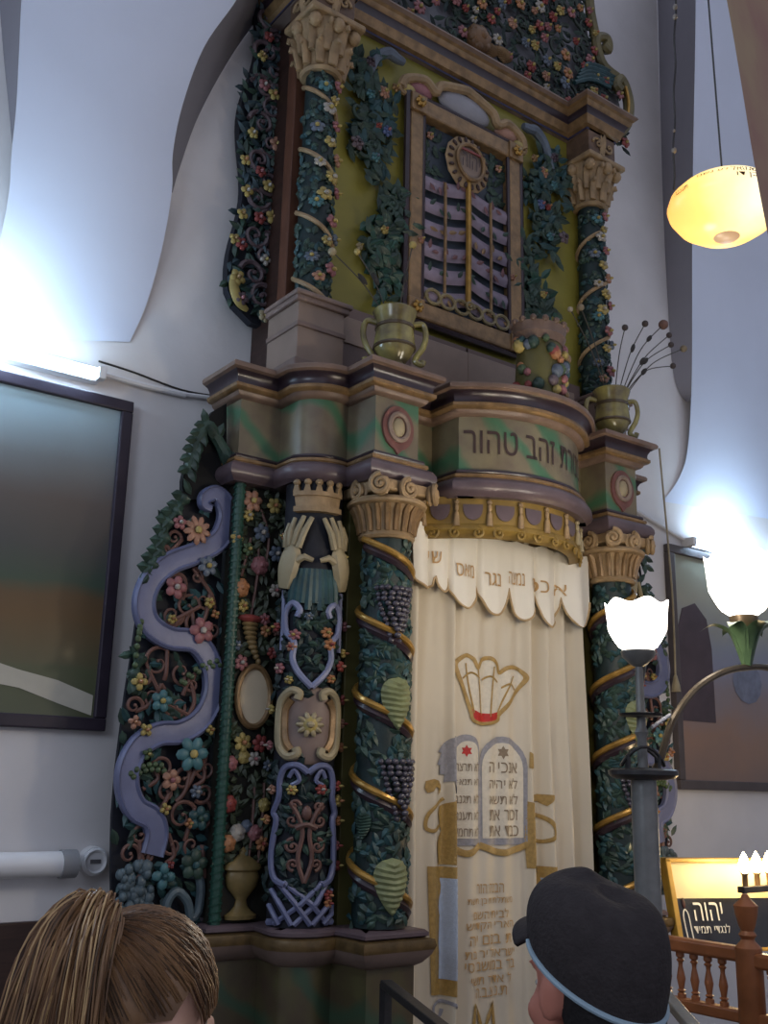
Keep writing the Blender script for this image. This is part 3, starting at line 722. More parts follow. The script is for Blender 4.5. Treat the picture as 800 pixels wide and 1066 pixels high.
# ---------------- flower panel (outer bay front)
def FPx(Y, px, py): q = P(px, py, Y); return q.x, q.z
for s in (0, 1):
    T = (lambda f: f) if not s else mir
    Y0 = 4.02; K = T(flat(Y0)); f_ = lambda px, py: FPx(4.0, px, py)
    m = MB(T(lambda p: p)); m.box((2.13, Y0, 1.18), (2.42, Y0 + .05, 3.06)); fp = m.build('flower_panel', paint('dark olive ground', (48, 46, 36), .6, .4, 12, .4), ARK, label='narrow panel carved with a horn of flowers, oval mirror and gold urn')
    m = MB(K); rnd = random.Random(21)
    for k in range(420):
        x = rnd.uniform(2.15, 2.4); z = rnd.uniform(1.42, 3.03); ozx, ozz = f_(265, 725)
        if ((x - ozx) / .13) ** 2 + ((z - ozz) / .19) ** 2 < 1: continue
        m.leaf(x, z, rnd.uniform(0, 6.28), rnd.uniform(.04, .07), .035, -rnd.uniform(.0, .015), .012, .012)
    m.build('panel_leaves', paint('dull leaf', (84, 98, 70), .5, .5, 16, .3), fp)
    for a, b, c in (((258, 900), (262, 870), (266, 815)), ((268, 905), (272, 870), (276, 815)), ((262, 640), (268, 600), (270, 560)), ((262, 560), (255, 585), (252, 600)), ((275, 600), (280, 560), (272, 530))):
        m = MB(K); m.tube(smoothpath([(f_(*a)[0], -.015, f_(*a)[1]), (f_(*b)[0], -.02, f_(*b)[1]), (f_(*c)[0], -.015, f_(*c)[1])], 4), .007, 6); m.build('stem', vine_m, fp)
    x, z = f_(265, 725)
    m = MB(K); m.lathe((x, -.012, z), [(0, 0)], 3) if False else None
    m.prism([(x + .08 * cos(t), z + .125 * sin(t)) for t in [k * 2 * pi / 28 for k in range(28)]], -.014, 0); ov = m.build('oval_medallion', paint('grey beige oval', (214, 198, 170), .5, .12, 5, .1), fp, label='plain grey beige oval in a gold rim')
    m = MB(K); m.tube([(x + .083 * cos(t), -.016, z + .13 * sin(t)) for t in [k * 2 * pi / 32 for k in range(32)]], .014, 7, True); m.build('rim', gold, ov)
    # horn of plenty
    x, z = f_(259, 645)
    m = MB(K)
    for k in range(9):
        t = k / 8; m.ell((x + .008 + .05 * t * t, -.022, z - .02 - .16 * t), (.042 * (1 - .72 * t), .026 * (1 - .5 * t), .014), 10, 6)
    horn = m.build('horn', paint('horn gold', (176, 142, 74), .4, .3, 14, .2), fp, label='twisted gold horn with red rim')
    m = MB(K); m.ell((x + .005, -.024, z + .004), (.062, .03, .02), 12, 6); m.build('horn_rim', red, horn)
    # urn
    x, z = f_(251, 955)
    m = MB(T(lambda p: p)); m.lathe((x, Y0 - .012, 1.2), [(.072, 0), (.075, .015), (.05, .03), (.03, .05), (.024, .075), (.04, .095), (.07, .125), (.08, .165), (.072, .185), (.088, .195), (.085, .21), (.05, .235), (.018, .255), (.02, .27), (0, .285)], 18, sy=.55)
    m.build('carved_urn', paint('urn ochre', (162, 134, 62), .4, .3, 14, .2), fp, label='ochre carved urn')
    for (px, py, r, mt, cen) in ((262, 522, 15, peach, yellow), (258, 537, 8, yellow, white), (285, 527, 11, yellow, orange), (272, 555, 12, greyblue, white), (287, 577, 11, greyblue, white), (270, 589, 13, pink, 0), (250, 612, 13, orange, 0), (252, 631, 8, yellow, orange), (286, 615, 9, white, pink), (275, 645, 8, pink, red), (287, 658, 6, vine_m, white), (276, 657, 8, orange, yellow), (283, 680, 8, red, pink), (246, 672, 7, greyblue, white), (250, 690, 10, pink, white),
                               (252, 773, 12, yellow, orange), (270, 774, 11, red, pink), (254, 788, 9, yellow, 0), (264, 790, 9, white, pink), (240, 795, 10, pink, 0), (238, 837, 11, red, 0), (275, 838, 9, yellow, 0), (247, 867, 11, white, 0), (257, 860, 8, greyblue, 0), (265, 867, 10, pink, 0), (237, 878, 11, orange, 0), (272, 878, 9, orange, red), (278, 797, 7, greyblue, white), (258, 572, 9, green2, yellow), (246, 560, 9, yellow, orange)):
        x, z = f_(px, py); r = r * .0042
        m = MB(K)
        if cen == 0: m.rose(x, z, r * .8, -.006)
        else: m.flower(x, z, r, 6, -.016, 1, rot=px)
        m.build('flower', [mt, cen or mt], fp)
    # twisted green post beside it
    m = MB(T(lambda p: p)); cxp, cyp = 2.145, 4.0
    m.tube([(cxp, cyp, 1.18), (cxp, cyp, 3.06)], .024, 10); po = m.build('rope_post', greenpost, ARK, label='green post carved like rope')
    m = MB(T(lambda p: p))
    n = 420; m.tube([(cxp + .025 * cos(k * .9), cyp + .025 * sin(k * .9), 1.18 + 1.87 * k / n) for k in range(n + 1)], .006, 4); m.build('rope_twist', greenpost, po)

# ---------------- openwork side wing
WYW = 4.08
outl = [(232, 506), (212, 508), (198, 512), (190, 530), (175, 540), (170, 560), (156, 592), (152, 598), (150, 625), (146, 655), (141, 690), (136, 720), (131, 760), (126, 800), (122, 850), (121, 900), (122, 950), (124, 972), (228, 972)]
for s in (0, 1):
    T = (lambda f: f) if not s else mir
    K = T(flat(WYW)); f_ = lambda px, py: FPx(WYW - .02, px, py)
    poly = [f_(*p) for p in outl[1:-1]]; poly = [(2.135, 3.05)] + poly + [(2.135, 1.17)]
    m = MB(K); m.prism(poly[::-1], .03, .05); wing = m.build('side_wing', navy, ARK, smooth=False, tri=True, label='openwork wing carved with a winding lavender ribbon, vines and flowers')
    rib = [(220, 530), (213, 526), (214, 518), (224, 514), (233, 522), (237, 540), (228, 562), (204, 576), (178, 586), (158, 604), (150, 628), (156, 650), (176, 664), (202, 668), (217, 685), (223, 708), (220, 730), (208, 750), (188, 762), (166, 764), (146, 776), (134, 798), (133, 822), (142, 842), (158, 852), (163, 868), (158, 890)]
    pts = [(f_(*p)[0], 0, f_(*p)[1]) for p in rib]; pts = smoothpath(pts, 5)
    # flat ribbon with raised borders
    m = MB(K); rows = []; wv = .05
    n = len(pts)
    for i in range(n):
        t = (pts[min(i + 1, n - 1)] - pts[max(i - 1, 0)]); t.y = 0; t.normalize(); nn = Vector((-t.z, 0, t.x)); ww = wv * (.35 + .65 * min(1, i / 22))
        rows.append([m.V(pts[i] + nn * ww * u + Vector((0, -.03 - .012 * e, 0))) for u, e in ((-1.02, -2), (-1, 0), (-.8, .8), (-.62, 0), (0, .2), (.62, 0), (.8, .8), (1, 0), (1.02, -2))])
    for i in range(n - 1):
        for k in range(8): m.Fc(rows[i][k], rows[i][k + 1], rows[i + 1][k + 1], rows[i + 1][k])
    m.build('ribbon', lav, wing, label='winding lavender ribbon')
    m = MB(K); rnd = random.Random(31)
    def inside(x, z):
        c = False; j = len(poly) - 1
        for i in range(len(poly)):
            if (poly[i][1] > z) != (poly[j][1] > z) and x < (poly[j][0] - poly[i][0]) * (z - poly[i][1]) / (poly[j][1] - poly[i][1]) + poly[i][0]: c = not c
            j = i
        return c
    sp = [(196, 632, 15, 1, .2), (213, 625, 12, -1, 1), (205, 650, 13, 1, 2), (180, 640, 13, -1, 0), (222, 655, 10, 1, 3), (165, 690, 17, 1, 1), (190, 700, 15, -1, 0), (200, 712, 10, 1, 2), (160, 725, 15, -1, 1), (185, 735, 14, 1, 3), (140, 735, 10, 1, 0),
          (200, 790, 18, -1, .8), (215, 800, 14, 1, 2), (190, 850, 16, 1, .5), (208, 850, 17, -1, 1.2), (180, 880, 12, 1, 2), (200, 880, 12, -1, 0), (175, 825, 11, 1, 1), (212, 825, 11, 1, 4), (150, 890, 13, -1, 2), (135, 890, 11, 1, 0), (185, 605, 10, 1, 0), (170, 800, 12, -1, 3), (192, 812, 12, 1, 1), (147, 870, 10, 1, 1), (205, 600, 9, -1, 2), (150, 705, 9, -1, 1), (182, 560, 9, 1, 0), (172, 575, 8, -1, 2)]
    for (px, py, r, d, a0) in sp:
        x, z = f_(px, py); m.spiral(x, z, r * .0042, 1.15, d, a0, .0095, -.01)
        x2, z2 = f_(px + rnd.uniform(-22, 22), py + rnd.uniform(15, 34))
        if inside(x2, z2): m.tube(smoothpath([(x + r * .0042 * cos(a0), -.012, z + r * .0042 * sin(a0)), ((x + x2) / 2 + .02, -.018, (z + z2) / 2), (x2, -.008, z2)], 4), .0095, 6)
    m.build('carved_vines', vine_m, wing)
    ml = MB(K); mg = MB(K)
    k = 0
    while k < 240:
        px, py = rnd.uniform(122, 232), rnd.uniform(510, 965); x, z = f_(px, py)
        if not inside(x, z): continue
        k += 1; (ml if k % 2 else mg).leaf(x, z, rnd.uniform(0, 6.28), rnd.uniform(.045, .085), rnd.uniform(.03, .045), rnd.uniform(-.012, .01), .012, .015)
    ml.build('wing_leaves', green, wing); mg.build('wing_foliage', teal, wing)
    # wavy leaf border on the outer edge
    m = MB(K)
    bp = smoothpath([(f_(*p)[0], -.012, f_(*p)[1]) for p in ((193, 516), (186, 530), (177, 540), (172, 556), (168, 572), (160, 584), (155, 598))], 6)
    m.tube(bp, [.024 + .012 * sin(i * 1.05) for i in range(len(bp))], 8)
    for i in range(1, len(bp) - 1, 2): m.leaf(bp[i].x, bp[i].z, 2.6 + .5 * (i % 4), .07, .06, -.02, .02, .01)
    bp = smoothpath([(f_(*p)[0], -.012, f_(*p)[1]) for p in ((148, 682), (142, 698), (138, 712), (146, 722))], 5)
    m.tube(bp, [.024 + .01 * sin(i * 1.2) for i in range(len(bp))], 8)
    m.build('border_leaves', green, wing)
    # pea-pod sprays, dragon-like scroll foot
    m = MB(K)
    for (a, b) in (((135, 808), (170, 800)), ((188, 712), (228, 690)), ((146, 650), (140, 690))):
        for q in range(12):
            t = q / 11; x, z = f_(a[0] + (b[0] - a[0]) * t, a[1] + (b[1] - a[1]) * t - 5 * sin(pi * t)); m.ell((x, -.03, z + .01 * (-1) ** q), (.013, .012, .013), 7, 5)
    m.build('seed_sprays', green2, wing)
    m = MB(K)
    x, z = f_(140, 930)
    for k in range(70):
        px, py = 124 + 36 * rnd.random(), 896 + 62 * rnd.random(); x, z = f_(px, py); r = rnd.uniform(.012, .026)
        m.ell((x, -.012 - .02 * rnd.random(), z), (r, .02, r * 1.2), 8, 6)
    m.tube(smoothpath([(f_(*p)[0], -.02, f_(*p)[1]) for p in ((172, 968), (174, 940), (184, 928), (195, 938), (199, 955), (206, 948), (209, 925), (206, 912), (198, 910))], 5), .019, 8)
    m.build('foot_scroll', paint('grey teal', (98, 122, 134), .45, .35, 14, .3), wing)
    for (px, py, r, mt, cen, n) in ((203, 553, 18, peach, yellow, 9), (214, 590, 13, greyblue, yellow, 6), (181, 612, 14, pink, white, 5), (208, 657, 16, pink, white, 5), (216, 628, 7, yellow, orange, 5), (177, 645, 6, yellow, orange, 5), (143, 710, 10, yellow, orange, 4), (166, 730, 13, tealflower, yellow, 5), (138, 752, 8, peach, orange, 4), (217, 760, 6, yellow, orange, 4), (198, 785, 20, tealflower, yellow, 6), (176, 812, 12, peach, pink, 5), (202, 824, 8, greyblue, white, 6), (170, 842, 7, yellow, orange, 4), (195, 857, 6, orange, yellow, 4), (205, 852, 14, teal, green, 5), (168, 912, 14, tealflower, teal, 4), (200, 900, 17, green, teal, 5), (175, 900, 5, red, pink, 4), (185, 545, 9, pink, white, 5), (152, 785, 7, green2, yellow, 4), (150, 760, 8, yellow, orange, 4), (222, 640, 6, orange, yellow, 4)):
        x, z = f_(px, py); m = MB(K); m.flower(x, z, r * .0043, n, -.03, 1, rot=px); m.build('flower', [mt, cen], wing)
# ---------------- upper order: pedestals, back board, columns, cornice
UY = 4.0
m = MB(); m.box((2.37, 4.06, 3.59), (4.53, WY - .01, 5.9)); m.build('upper_carcass', darkwood, ARK, smooth=False)
def pedestal_part(name, lo, hi, mt, s, bv=.004, parent=None):
    m = MB((lambda f: f if not s else mir(f))(lambda p: p)); m.box(lo, hi); return m.build(name, mt, parent or ARK, bevel=bv, smooth=False)
for s in (0, 1):
    pd = pedestal_part('pedestal', (2.30, 3.82, 3.59), (2.56, 4.1, 3.97), pinkpanel, s)
    pedestal_part('pedestal_cap', (2.28, 3.80, 3.935), (2.58, 4.1, 3.975), pinkwood, s, .008, pd)
    pedestal_part('pedestal_cap', (2.27, 3.785, 3.96), (2.59, 4.1, 3.985), pinkwood, s, .008, pd)
    pedestal_part('pedestal_band', (2.292, 3.81, 3.81), (2.568, 4.1, 3.835), pinkwood, s, .004, pd)
    pedestal_part('pedestal_foot', (2.285, 3.805, 3.59), (2.575, 4.1, 3.65), pinkwood, s, .006, pd)
    pedestal_part('side_board', (2.34, 4.02, 3.96), (2.44, 4.1, 5.62), brownboard, s)
    pedestal_part('base_step', (2.55, 3.9, 3.59), (3.46, 4.06, 3.70), pinkwood, s)
    bp = pedestal_part('base_panel', (2.56, 3.94, 3.69), (3.46, 4.06, 4.06), paint('brown base board', (128, 100, 92), .5, .25, 6, .2), s)
    pedestal_part('panel_inset', (2.62, 3.93, 3.86), (2.98, 3.945, 4.0), pinkpanel, s, .004, bp)
    pedestal_part('panel_inset', (3.06, 3.93, 3.74), (3.45, 3.945, 4.03), pinkpanel, s, .004, bp)
m = MB(); m.box((2.42, UY, 4.05), (4.48, UY + .05, 5.80)); m.build('back_board', olive, ARK, smooth=False, label='olive yellow back board of the upper storey')
UCX, UCY, UCR = 2.435, 3.93, .084
for s in (0, 1):
    T = (lambda f: f) if not s else mir
    col, cm, th0 = vine_column(T, UCX, UCY, UCR, 3.985, 5.27, .36, .4, 0, 420, 'upper column of dark vine with flowers and a cream spiral band')
    rnd = random.Random(41)
    fl = [(-.25, 4.1, peach), (.45, 4.16, pink), (-.6, 4.2, greyblue), (.1, 4.3, yellow), (.8, 4.34, greyblue), (.4, 4.42, pink), (-.5, 4.5, tealflower), (-.1, 4.55, yellow), (.85, 4.6, pink), (.3, 4.66, yellow), (-.4, 4.72, white), (.75, 4.78, peach), (.1, 4.85, yellow), (-.6, 4.92, greyblue), (.5, 4.96, pink), (0, 5.04, white), (.3, 5.1, yellow), (-.3, 5.16, tealflower), (.6, 5.2, pink)]
    for a, z, mt in fl:
        if s: a = -a * .8 + .15
        m = MB(T(cm)); m.flower(a * UCR, z, rnd.uniform(.026, .042), rnd.choice((5, 6, 8)), -.016, 1, rot=z * 9); m.build('flower', [mt, yellow if mt is not yellow else white], col)
    # capital with leaves and impost
    m = MB(T(lambda p: p)); m.lathe((UCX, UCY, 5.26), [(.1, 0), (.112, .015), (.1, .03), (.1, .06), (.115, .16), (.15, .25), (.155, .28)], 24); cap = m.build('capital', oldcream, ARK, label='worn stone coloured leaf capital')
    m = MB(T(lambda p: p))
    for row, (zb, L, rad, cnt) in enumerate(((5.29, .12, .108, 10), (5.36, .15, .118, 10))):
        for k in range(cnt):
            a = 2 * pi * (k + .5 * row) / cnt; ca, sa = sin(a), -cos(a)
            pts = [(UCX + (rad + d) * ca, UCY + (rad + d) * sa, zb + z) for d, z in ((0, 0), (.008, L * .5), (.03, L * .9), (.055, L * .93), (.06, L * .78))]
            m.tube(pts, [.026, .03, .026, .018, .01], 7, flat=.6)
    m.build('acanthus', oldcream, cap)
    for dx, dy in ((-.12, -.12), (.12, -.12), (0, -.15), (-.15, 0), (.15, 0)):
        m = MB(T(lambda p: p)); m.ell((UCX + dx, UCY + dy, 5.5), (.035, .035, .04), 8, 6); m.build('corner_scroll', oldcream, cap)
    m = MB(T(lambda p: p)); m.box((UCX - .165, UCY - .165, 5.535), (UCX + .165, UCY + .12, 5.57)); m.build('abacus', oldcream, cap, bevel=.01)
    m = MB(T(lambda p: p)); m.box((UCX - .12, UCY - .12, 5.57), (UCX + .12, UCY + .14, 5.78)); im = m.build('impost', paint('brown carved stone', (140, 104, 76), .55, .4, 14, .5), ARK, bevel=.006, label='carved impost block')
    for fs in (0, 1):
        if fs == 0: K = T(lambda p: Vector((UCX + p.x, UCY - .12 + p.y, p.z)))
        else: K = T(lambda p: Vector((UCX - .12 + p.y, UCY + p.x, p.z)))
        m = MB(K)
        for k in (-1, 1): m.spiral(k * .05, 5.67, .04, 1.2, k, 0, .01, -.006); m.leaf(k * .02, 5.6, pi / 2 + k * .3, .15, .05, 0, .015, .015)
        m.leaf(0, 5.59, pi / 2, .16, .06, -.004, .02, .02); m.build('relief_leaf', oldcream, im)
UP = [(2.3, WY - .02), (2.3, 3.81), (2.57, 3.81), (2.57, 3.97)]
UPF = mirror_plan(UP)
band('upper_cornice', [(-.02, 5.93), (.1, 5.93), (.105, 5.915), (.09, 5.9)], bronze, UPF)
band('upper_gilded_band', [(.09, 5.9), (.075, 5.89), (.07, 5.87), (.06, 5.86)], gold, UPF)
band('upper_purple_molding', [(.06, 5.86), (.05, 5.85), (.04, 5.83), (.04, 5.82)], purple, UPF)
band('upper_bed_molding', [(.04, 5.82), (.03, 5.80), (.02, 5.77), (0, 5.76)], gold, UPF)
band('upper_blue_fillet', [(0, 5.76), (0, 5.745)], paint('dull blue fillet', (74, 72, 112), .5, .2, 8, .1), UPF)
cap_fill('upper_cornice_top', 5.925, bronze, UPF, .05); cap_fill('upper_soffit', 5.746, pinkwood, UPF, -.005)

# ---------------- window of the upper storey
WYF = 3.97
wx0, wx1, wz0, wz1 = 3.035, 3.865, 4.13, 5.47
m = MB(); m.box((wx0 + .02, UY - .012, wz0), (wx1 - .02, UY + .01, wz1)); win = m.build('tablet_window', paint('slate ground', (66, 76, 88), .6, .35, 6, .2), ARK, smooth=False, label='framed window with wavy lilac slats, gold rod and a round lettered medallion')
for n_, lo, hi in (('frame_bar', (wx0, WYF - .04, wz0), (wx0 + .09, UY, wz1)), ('frame_bar', (wx1 - .09, WYF - .04, wz0), (wx1, UY, wz1)), ('frame_bar', (wx0, WYF - .045, wz0), (wx1, UY, wz0 + .1)), ('frame_bar', (wx0, WYF - .045, wz1 - .1), (wx1, UY, wz1))):
    m = MB(); m.box(lo, hi); m.build(n_, gold, win, bevel=.012, smooth=False)
m = MB()
for (a, b) in (((wx0 - .012, wz0 - .012), (wx0 - .012, wz1 + .012)), ((wx1 + .012, wz0 - .012), (wx1 + .012, wz1 + .012)), ((wx0 - .012, wz0 - .012), (wx1 + .012, wz0 - .012)), ((wx0 - .012, wz1 + .012), (wx1 + .012, wz1 + .012))):
    m.tube([(a[0], WYF - .02, a[1]), (b[0], WYF - .02, b[1])], .02, 6)
for xx, zz, dx, dz in ((wx0 + .095, wz0 + .1, 0, wz1 - wz0 - .2), (wx1 - .095, wz0 + .1, 0, wz1 - wz0 - .2)): m.tube([(xx, WYF - .03, zz), (xx + dx, WYF - .03, zz + dz)], .012, 6)
m.build('frame_edge', purple, win)
for x in (wx0 + .045, wx1 - .045):
    for z in (wz0 + .05, wz1 - .05):
        m = MB(flat(WYF - .045)); m.box((x - .055, -.012, z - .055), (x + .055, .01, z + .055)); cb = m.build('corner_block', gold, win, bevel=.006, smooth=False)
        m = MB(flat(WYF - .058)); m.flower(x, z, .042, 6, 0, 1); m.build('rosette', [goldbright, cream], cb)
ix0, ix1 = wx0 + .1, wx1 - .1; xm = (ix0 + ix1) / 2
slm = paint('lilac slat', (140, 126, 142), .45, .35, 9, .25)
for k in range(6):
    zc = 5.02 - .135 * k
    m = MB(flat(WYF - .005))
    for sg in (-1, 1):
        rows = []
        for i in range(13):
            t = i / 12; x = xm + sg * t * (ix1 - xm); z = zc - .05 * t * t - (.03 * sin(pi * t)) + .0
            rows.append([m.V((x, -.004 - .022 * cos(v * 1.3), z + v * .043)) for v in (-1, -.5, 0, .5, 1)])
        for i in range(12):
            for q in range(4): m.Fc(rows[i][q], rows[i + 1][q], rows[i + 1][q + 1], rows[i][q + 1])
    sl = m.build('wavy_slat', slm, win)
    rnd = random.Random(k)
    m = MB(flat(WYF - .03))
    for i in range(9):
        t = -1 + 2 * i / 8; x = xm + t * .27; z = zc - .05 * t * t - .03 * sin(pi * abs(t)); m.leaf(x, z, rnd.uniform(0, 6.28), .06, .03, 0, .008, .008)
    m.build('slat_relief', [paint('dusty rose', (150, 96, 100), .5, .3, 12, .2), green, gold][k % 3], sl)
for x, r_ in ((xm, .017), (xm - .17, .009), (xm + .17, .009)):
    m = MB(flat(WYF - .03)); m.tube([(x, -.01, 4.3), (x, -.014, 4.7), (x, -.01, 5.1 if r_ > .015 else 5.0)], r_, 8); m.build('gold_rod', goldbright if r_ > .015 else gold, win)
m = MB(flat(WYF - .03))
for sg in (-1, 1):
    for q in range(3): m.tube([(xm + sg * (.05 + .1 * q + .05 * cos(t)), -.012, 4.28 + .04 * sin(t)) for t in [k * 2 * pi / 14 for k in range(14)]], .01, 6, True)
m.spiral(xm, 4.29, .035, 1.2, 1, 0, .011, -.02); m.build('looped_foot', paint('pale gold', (168, 148, 92), .4, .3, 14, .2), win)
mx_, mz_ = xm, 5.19
m = MB(flat(WYF - .02)); m.ell((mx_, -.01, mz_), (.165, .022, .175), 24, 6); med = m.build('round_medallion', oldcream, win, label='round cream medallion with lettering')
for k in range(18):
    a = 2 * pi * k / 18
    m = MB(flat(WYF - .04)); m.ell((mx_ + .137 * cos(a), -.006, mz_ + .147 * sin(a)), (.011, .01, .02), 7, 5, Matrix.Rotation(pi / 2 - a + pi, 3, 'Y')); m.build('bead', letter_m, med)
m = MB(flat(WYF - .044)); m.ell((mx_, 0, mz_), (.108, .014, .118), 20, 6); m.build('inner_disc', pinkpanel, med)
m = MB(flat(WYF - .062)); m.tube([(mx_ + .1 * cos(t), 0, mz_ + .11 * sin(t)) for t in [k * 2 * pi / 24 for k in range(24)]], .012, 6, True); m.build('inner_ring', gold, med)
m = MB(flat(WYF - .066)); m.text(HE('יהוה'), mx_, mz_ + .0, .13, .09, 0); m.build('letters', letter_m, med, smooth=False)
m = MB(flat(WYF - .066)); m.box((mx_ - .07, -.004, mz_ + .058), (mx_ + .07, .004, mz_ + .07)); m.build('red_bar', red, med)
m = MB(flat(UY - .016)); rnd = random.Random(3)
for k in range(70):
    sg = rnd.choice((-1, 1)); m.leaf(xm + sg * rnd.uniform(.17, .31), rnd.uniform(5.05, 5.36), rnd.uniform(0, 6.28), .07, .04, 0, .012, .012)
m.build('corner_foliage', green, win)
for sg in (-1, 1):
    m = MB(flat(UY - .03)); m.flower(xm + sg * .26, 5.28, .03, 5, 0, 1); m.build('flower', [peach, yellow], win)

# cartouche and scrolls above the window
m = MB(flat(UY - .01))
for sg in (-1, 1):
    m.tube(smoothpath([(xm + sg * .47, -.03, 5.5), (xm + sg * .44, -.04, 5.56), (xm + sg * .32, -.05, 5.6), (xm + sg * .24, -.05, 5.56), (xm + sg * .2, -.05, 5.62), (xm + sg * .08, -.05, 5.66), (xm, -.05, 5.68)], 5), .028, 8)
    m.spiral(xm + sg * .46, 5.5, .05, 1.2, sg, pi / 2, .02, -.03)
over = m.build('overdoor_scroll', oldcream, ARK, label='cream scrollwork above the window')
m = MB(flat(UY - .01)); m.ell((xm, -.02, 5.575), (.2, .045, .085), 18, 8); m.build('shell_cartouche', paint('pale grey lilac', (172, 170, 180), .45, .15, 8, .2), over)
for sg in (-1, 1):
    m = MB(flat(UY - .01)); m.ell((xm + sg * .33, -.02, 5.54), (.09, .04, .05), 12, 6); m.build('shell_petal', pink if sg < 0 else peach, over)
    m = MB(flat(UY - .01)); m.ell((xm + sg * .42, -.03, 5.5), (.05, .03, .035), 10, 6); m.build('shell_tip', yellow, over)

# garlands at both sides of the window and the leafy bush below
def garland(T, pts, w, cnt, seed, name, label, flowers, mts=(green, teal)):
    K = T(flat(UY)); rnd = random.Random(seed); m = MB(K); m2 = MB(K); pth = smoothpath([(a, 0, b) for a, b in pts], 6)
    m.tube([p + Vector((0, -.03, 0)) for p in pth], .02, 6)
    for k in range(cnt):
        p = rnd.choice(pth); (m if k % 3 else m2).leaf(p.x + rnd.uniform(-w, w), p.z + rnd.uniform(-w, w) * .8, rnd.uniform(0, 6.28), rnd.uniform(.07, .12), rnd.uniform(.045, .065), -rnd.uniform(.005, .06), .02, .02)
    for k in range(6):
        p = rnd.choice(pth); m.spiral(p.x + rnd.uniform(-w, w), p.z + rnd.uniform(-w, w), .05, 1.2, rnd.choice((-1, 1)), rnd.uniform(0, 6), .014, -.05)
    g = m.build(name, mts[0], ARK, label=label); m2.build('garland_foliage', mts[1], g)
    for (x, z, r, mt, cen, n) in flowers:
        m = MB(K); m.flower(x, z, r, n, -.06, 1, rot=x * 9, layers=2); m.build('flower', [mt, cen], g)
L_ = lambda px, py: (P(px, py, UY).x, P(px, py, UY).z)
for s in (0, 1):
    T = (lambda f: f) if not s else mir
    garland(T, [L_(378, 70), L_(372, 90), L_(385, 105), L_(395, 120), L_(378, 135), L_(382, 155), L_(385, 182)], .1, 200, 51 + s, 'garland', 'dark green garland of leaves and flowers beside the window',
            [(*L_(392, 103), .045, peach, yellow, 7), (*L_(386, 138), .025, red, orange, 5), (*L_(395, 143), .04, blue, pink, 6), (*L_(378, 72), .04, paint('dull violet', (96, 76, 92), .5, .3, 12, .2), purple, 5), (*L_(383, 170), .035, tealflower, greyblue, 5), (*L_(364, 155), .05, mauve, purple, 5), (*L_(378, 105), .035, tealflower, teal, 5), (*L_(404, 98), .03, gold, yellow, 5)])
    m = MB(T(flat(UY - .02))); a = [L_(p, q) for p, q in ((378, 85), (386, 66), (398, 60), (408, 66), (415, 70))]
    m.tube(smoothpath([(x, -.03, z) for x, z in a], 5), [.02 + .012 * sin(k * pi / 20) for k in range(21)], 8); m.build('bow_scroll', greyblue, ARK)
    garland(T, [L_(413, 205), L_(412, 235), L_(398, 240), L_(390, 262), L_(402, 280), L_(398, 305)], .085, 180, 61 + s, 'leafy_branch', 'leafy green carved branch below the garland', [(*L_(392, 245), .03, yellow, orange, 5), (*L_(430, 255), .025, peach, yellow, 5), (*L_(366, 262), .025, cream, yellow, 5)], (green, greenpost))

# crown basket standing on the bowed cornice
bk = (3.53, 3.47, 3.6)
m = MB(); m.lathe(bk, [(.17, 0), (.175, .02), (.15, .035)], 24, sy=.8); ck = m.build('crown_basket', pinkwood, ARK, label='carved crown filled with fruit on the bowed cornice')
m = MB(); m.lathe((bk[0], bk[1], bk[2] + .33), [(.13, 0), (.14, .02), (.15, .04), (.145, .05), (.155, .09), (.14, .09), (.12, .0)], 24, sy=.8)
for k in range(14): a = 2 * pi * k / 14; m.ell((bk[0] + .15 * sin(a), bk[1] - .12 * cos(a), bk[2] + .43), .018, 7, 5)
m.build('crown_rim', bronze, ck)
rnd = random.Random(77)
m = MB(); m.lathe((bk[0], bk[1], bk[2] + .03), [(.13, 0), (.14, .1), (.125, .3)], 20, sy=.8); m.build('basket_body', olive2, ck)
for k in range(46):
    a = rnd.uniform(-1.9, 1.9); z = rnd.uniform(.05, .34); r = rnd.uniform(.018, .034)
    m = MB(); m.ell((bk[0] + .14 * sin(a), bk[1] - .115 * cos(a), bk[2] + z), (r, r, r * 1.1), 8, 6)
    m.build('fruit', [yellow, greyblue, pink, green2, orange, teal, red, gold, green, mauve][(k * 7) % 10], ck)

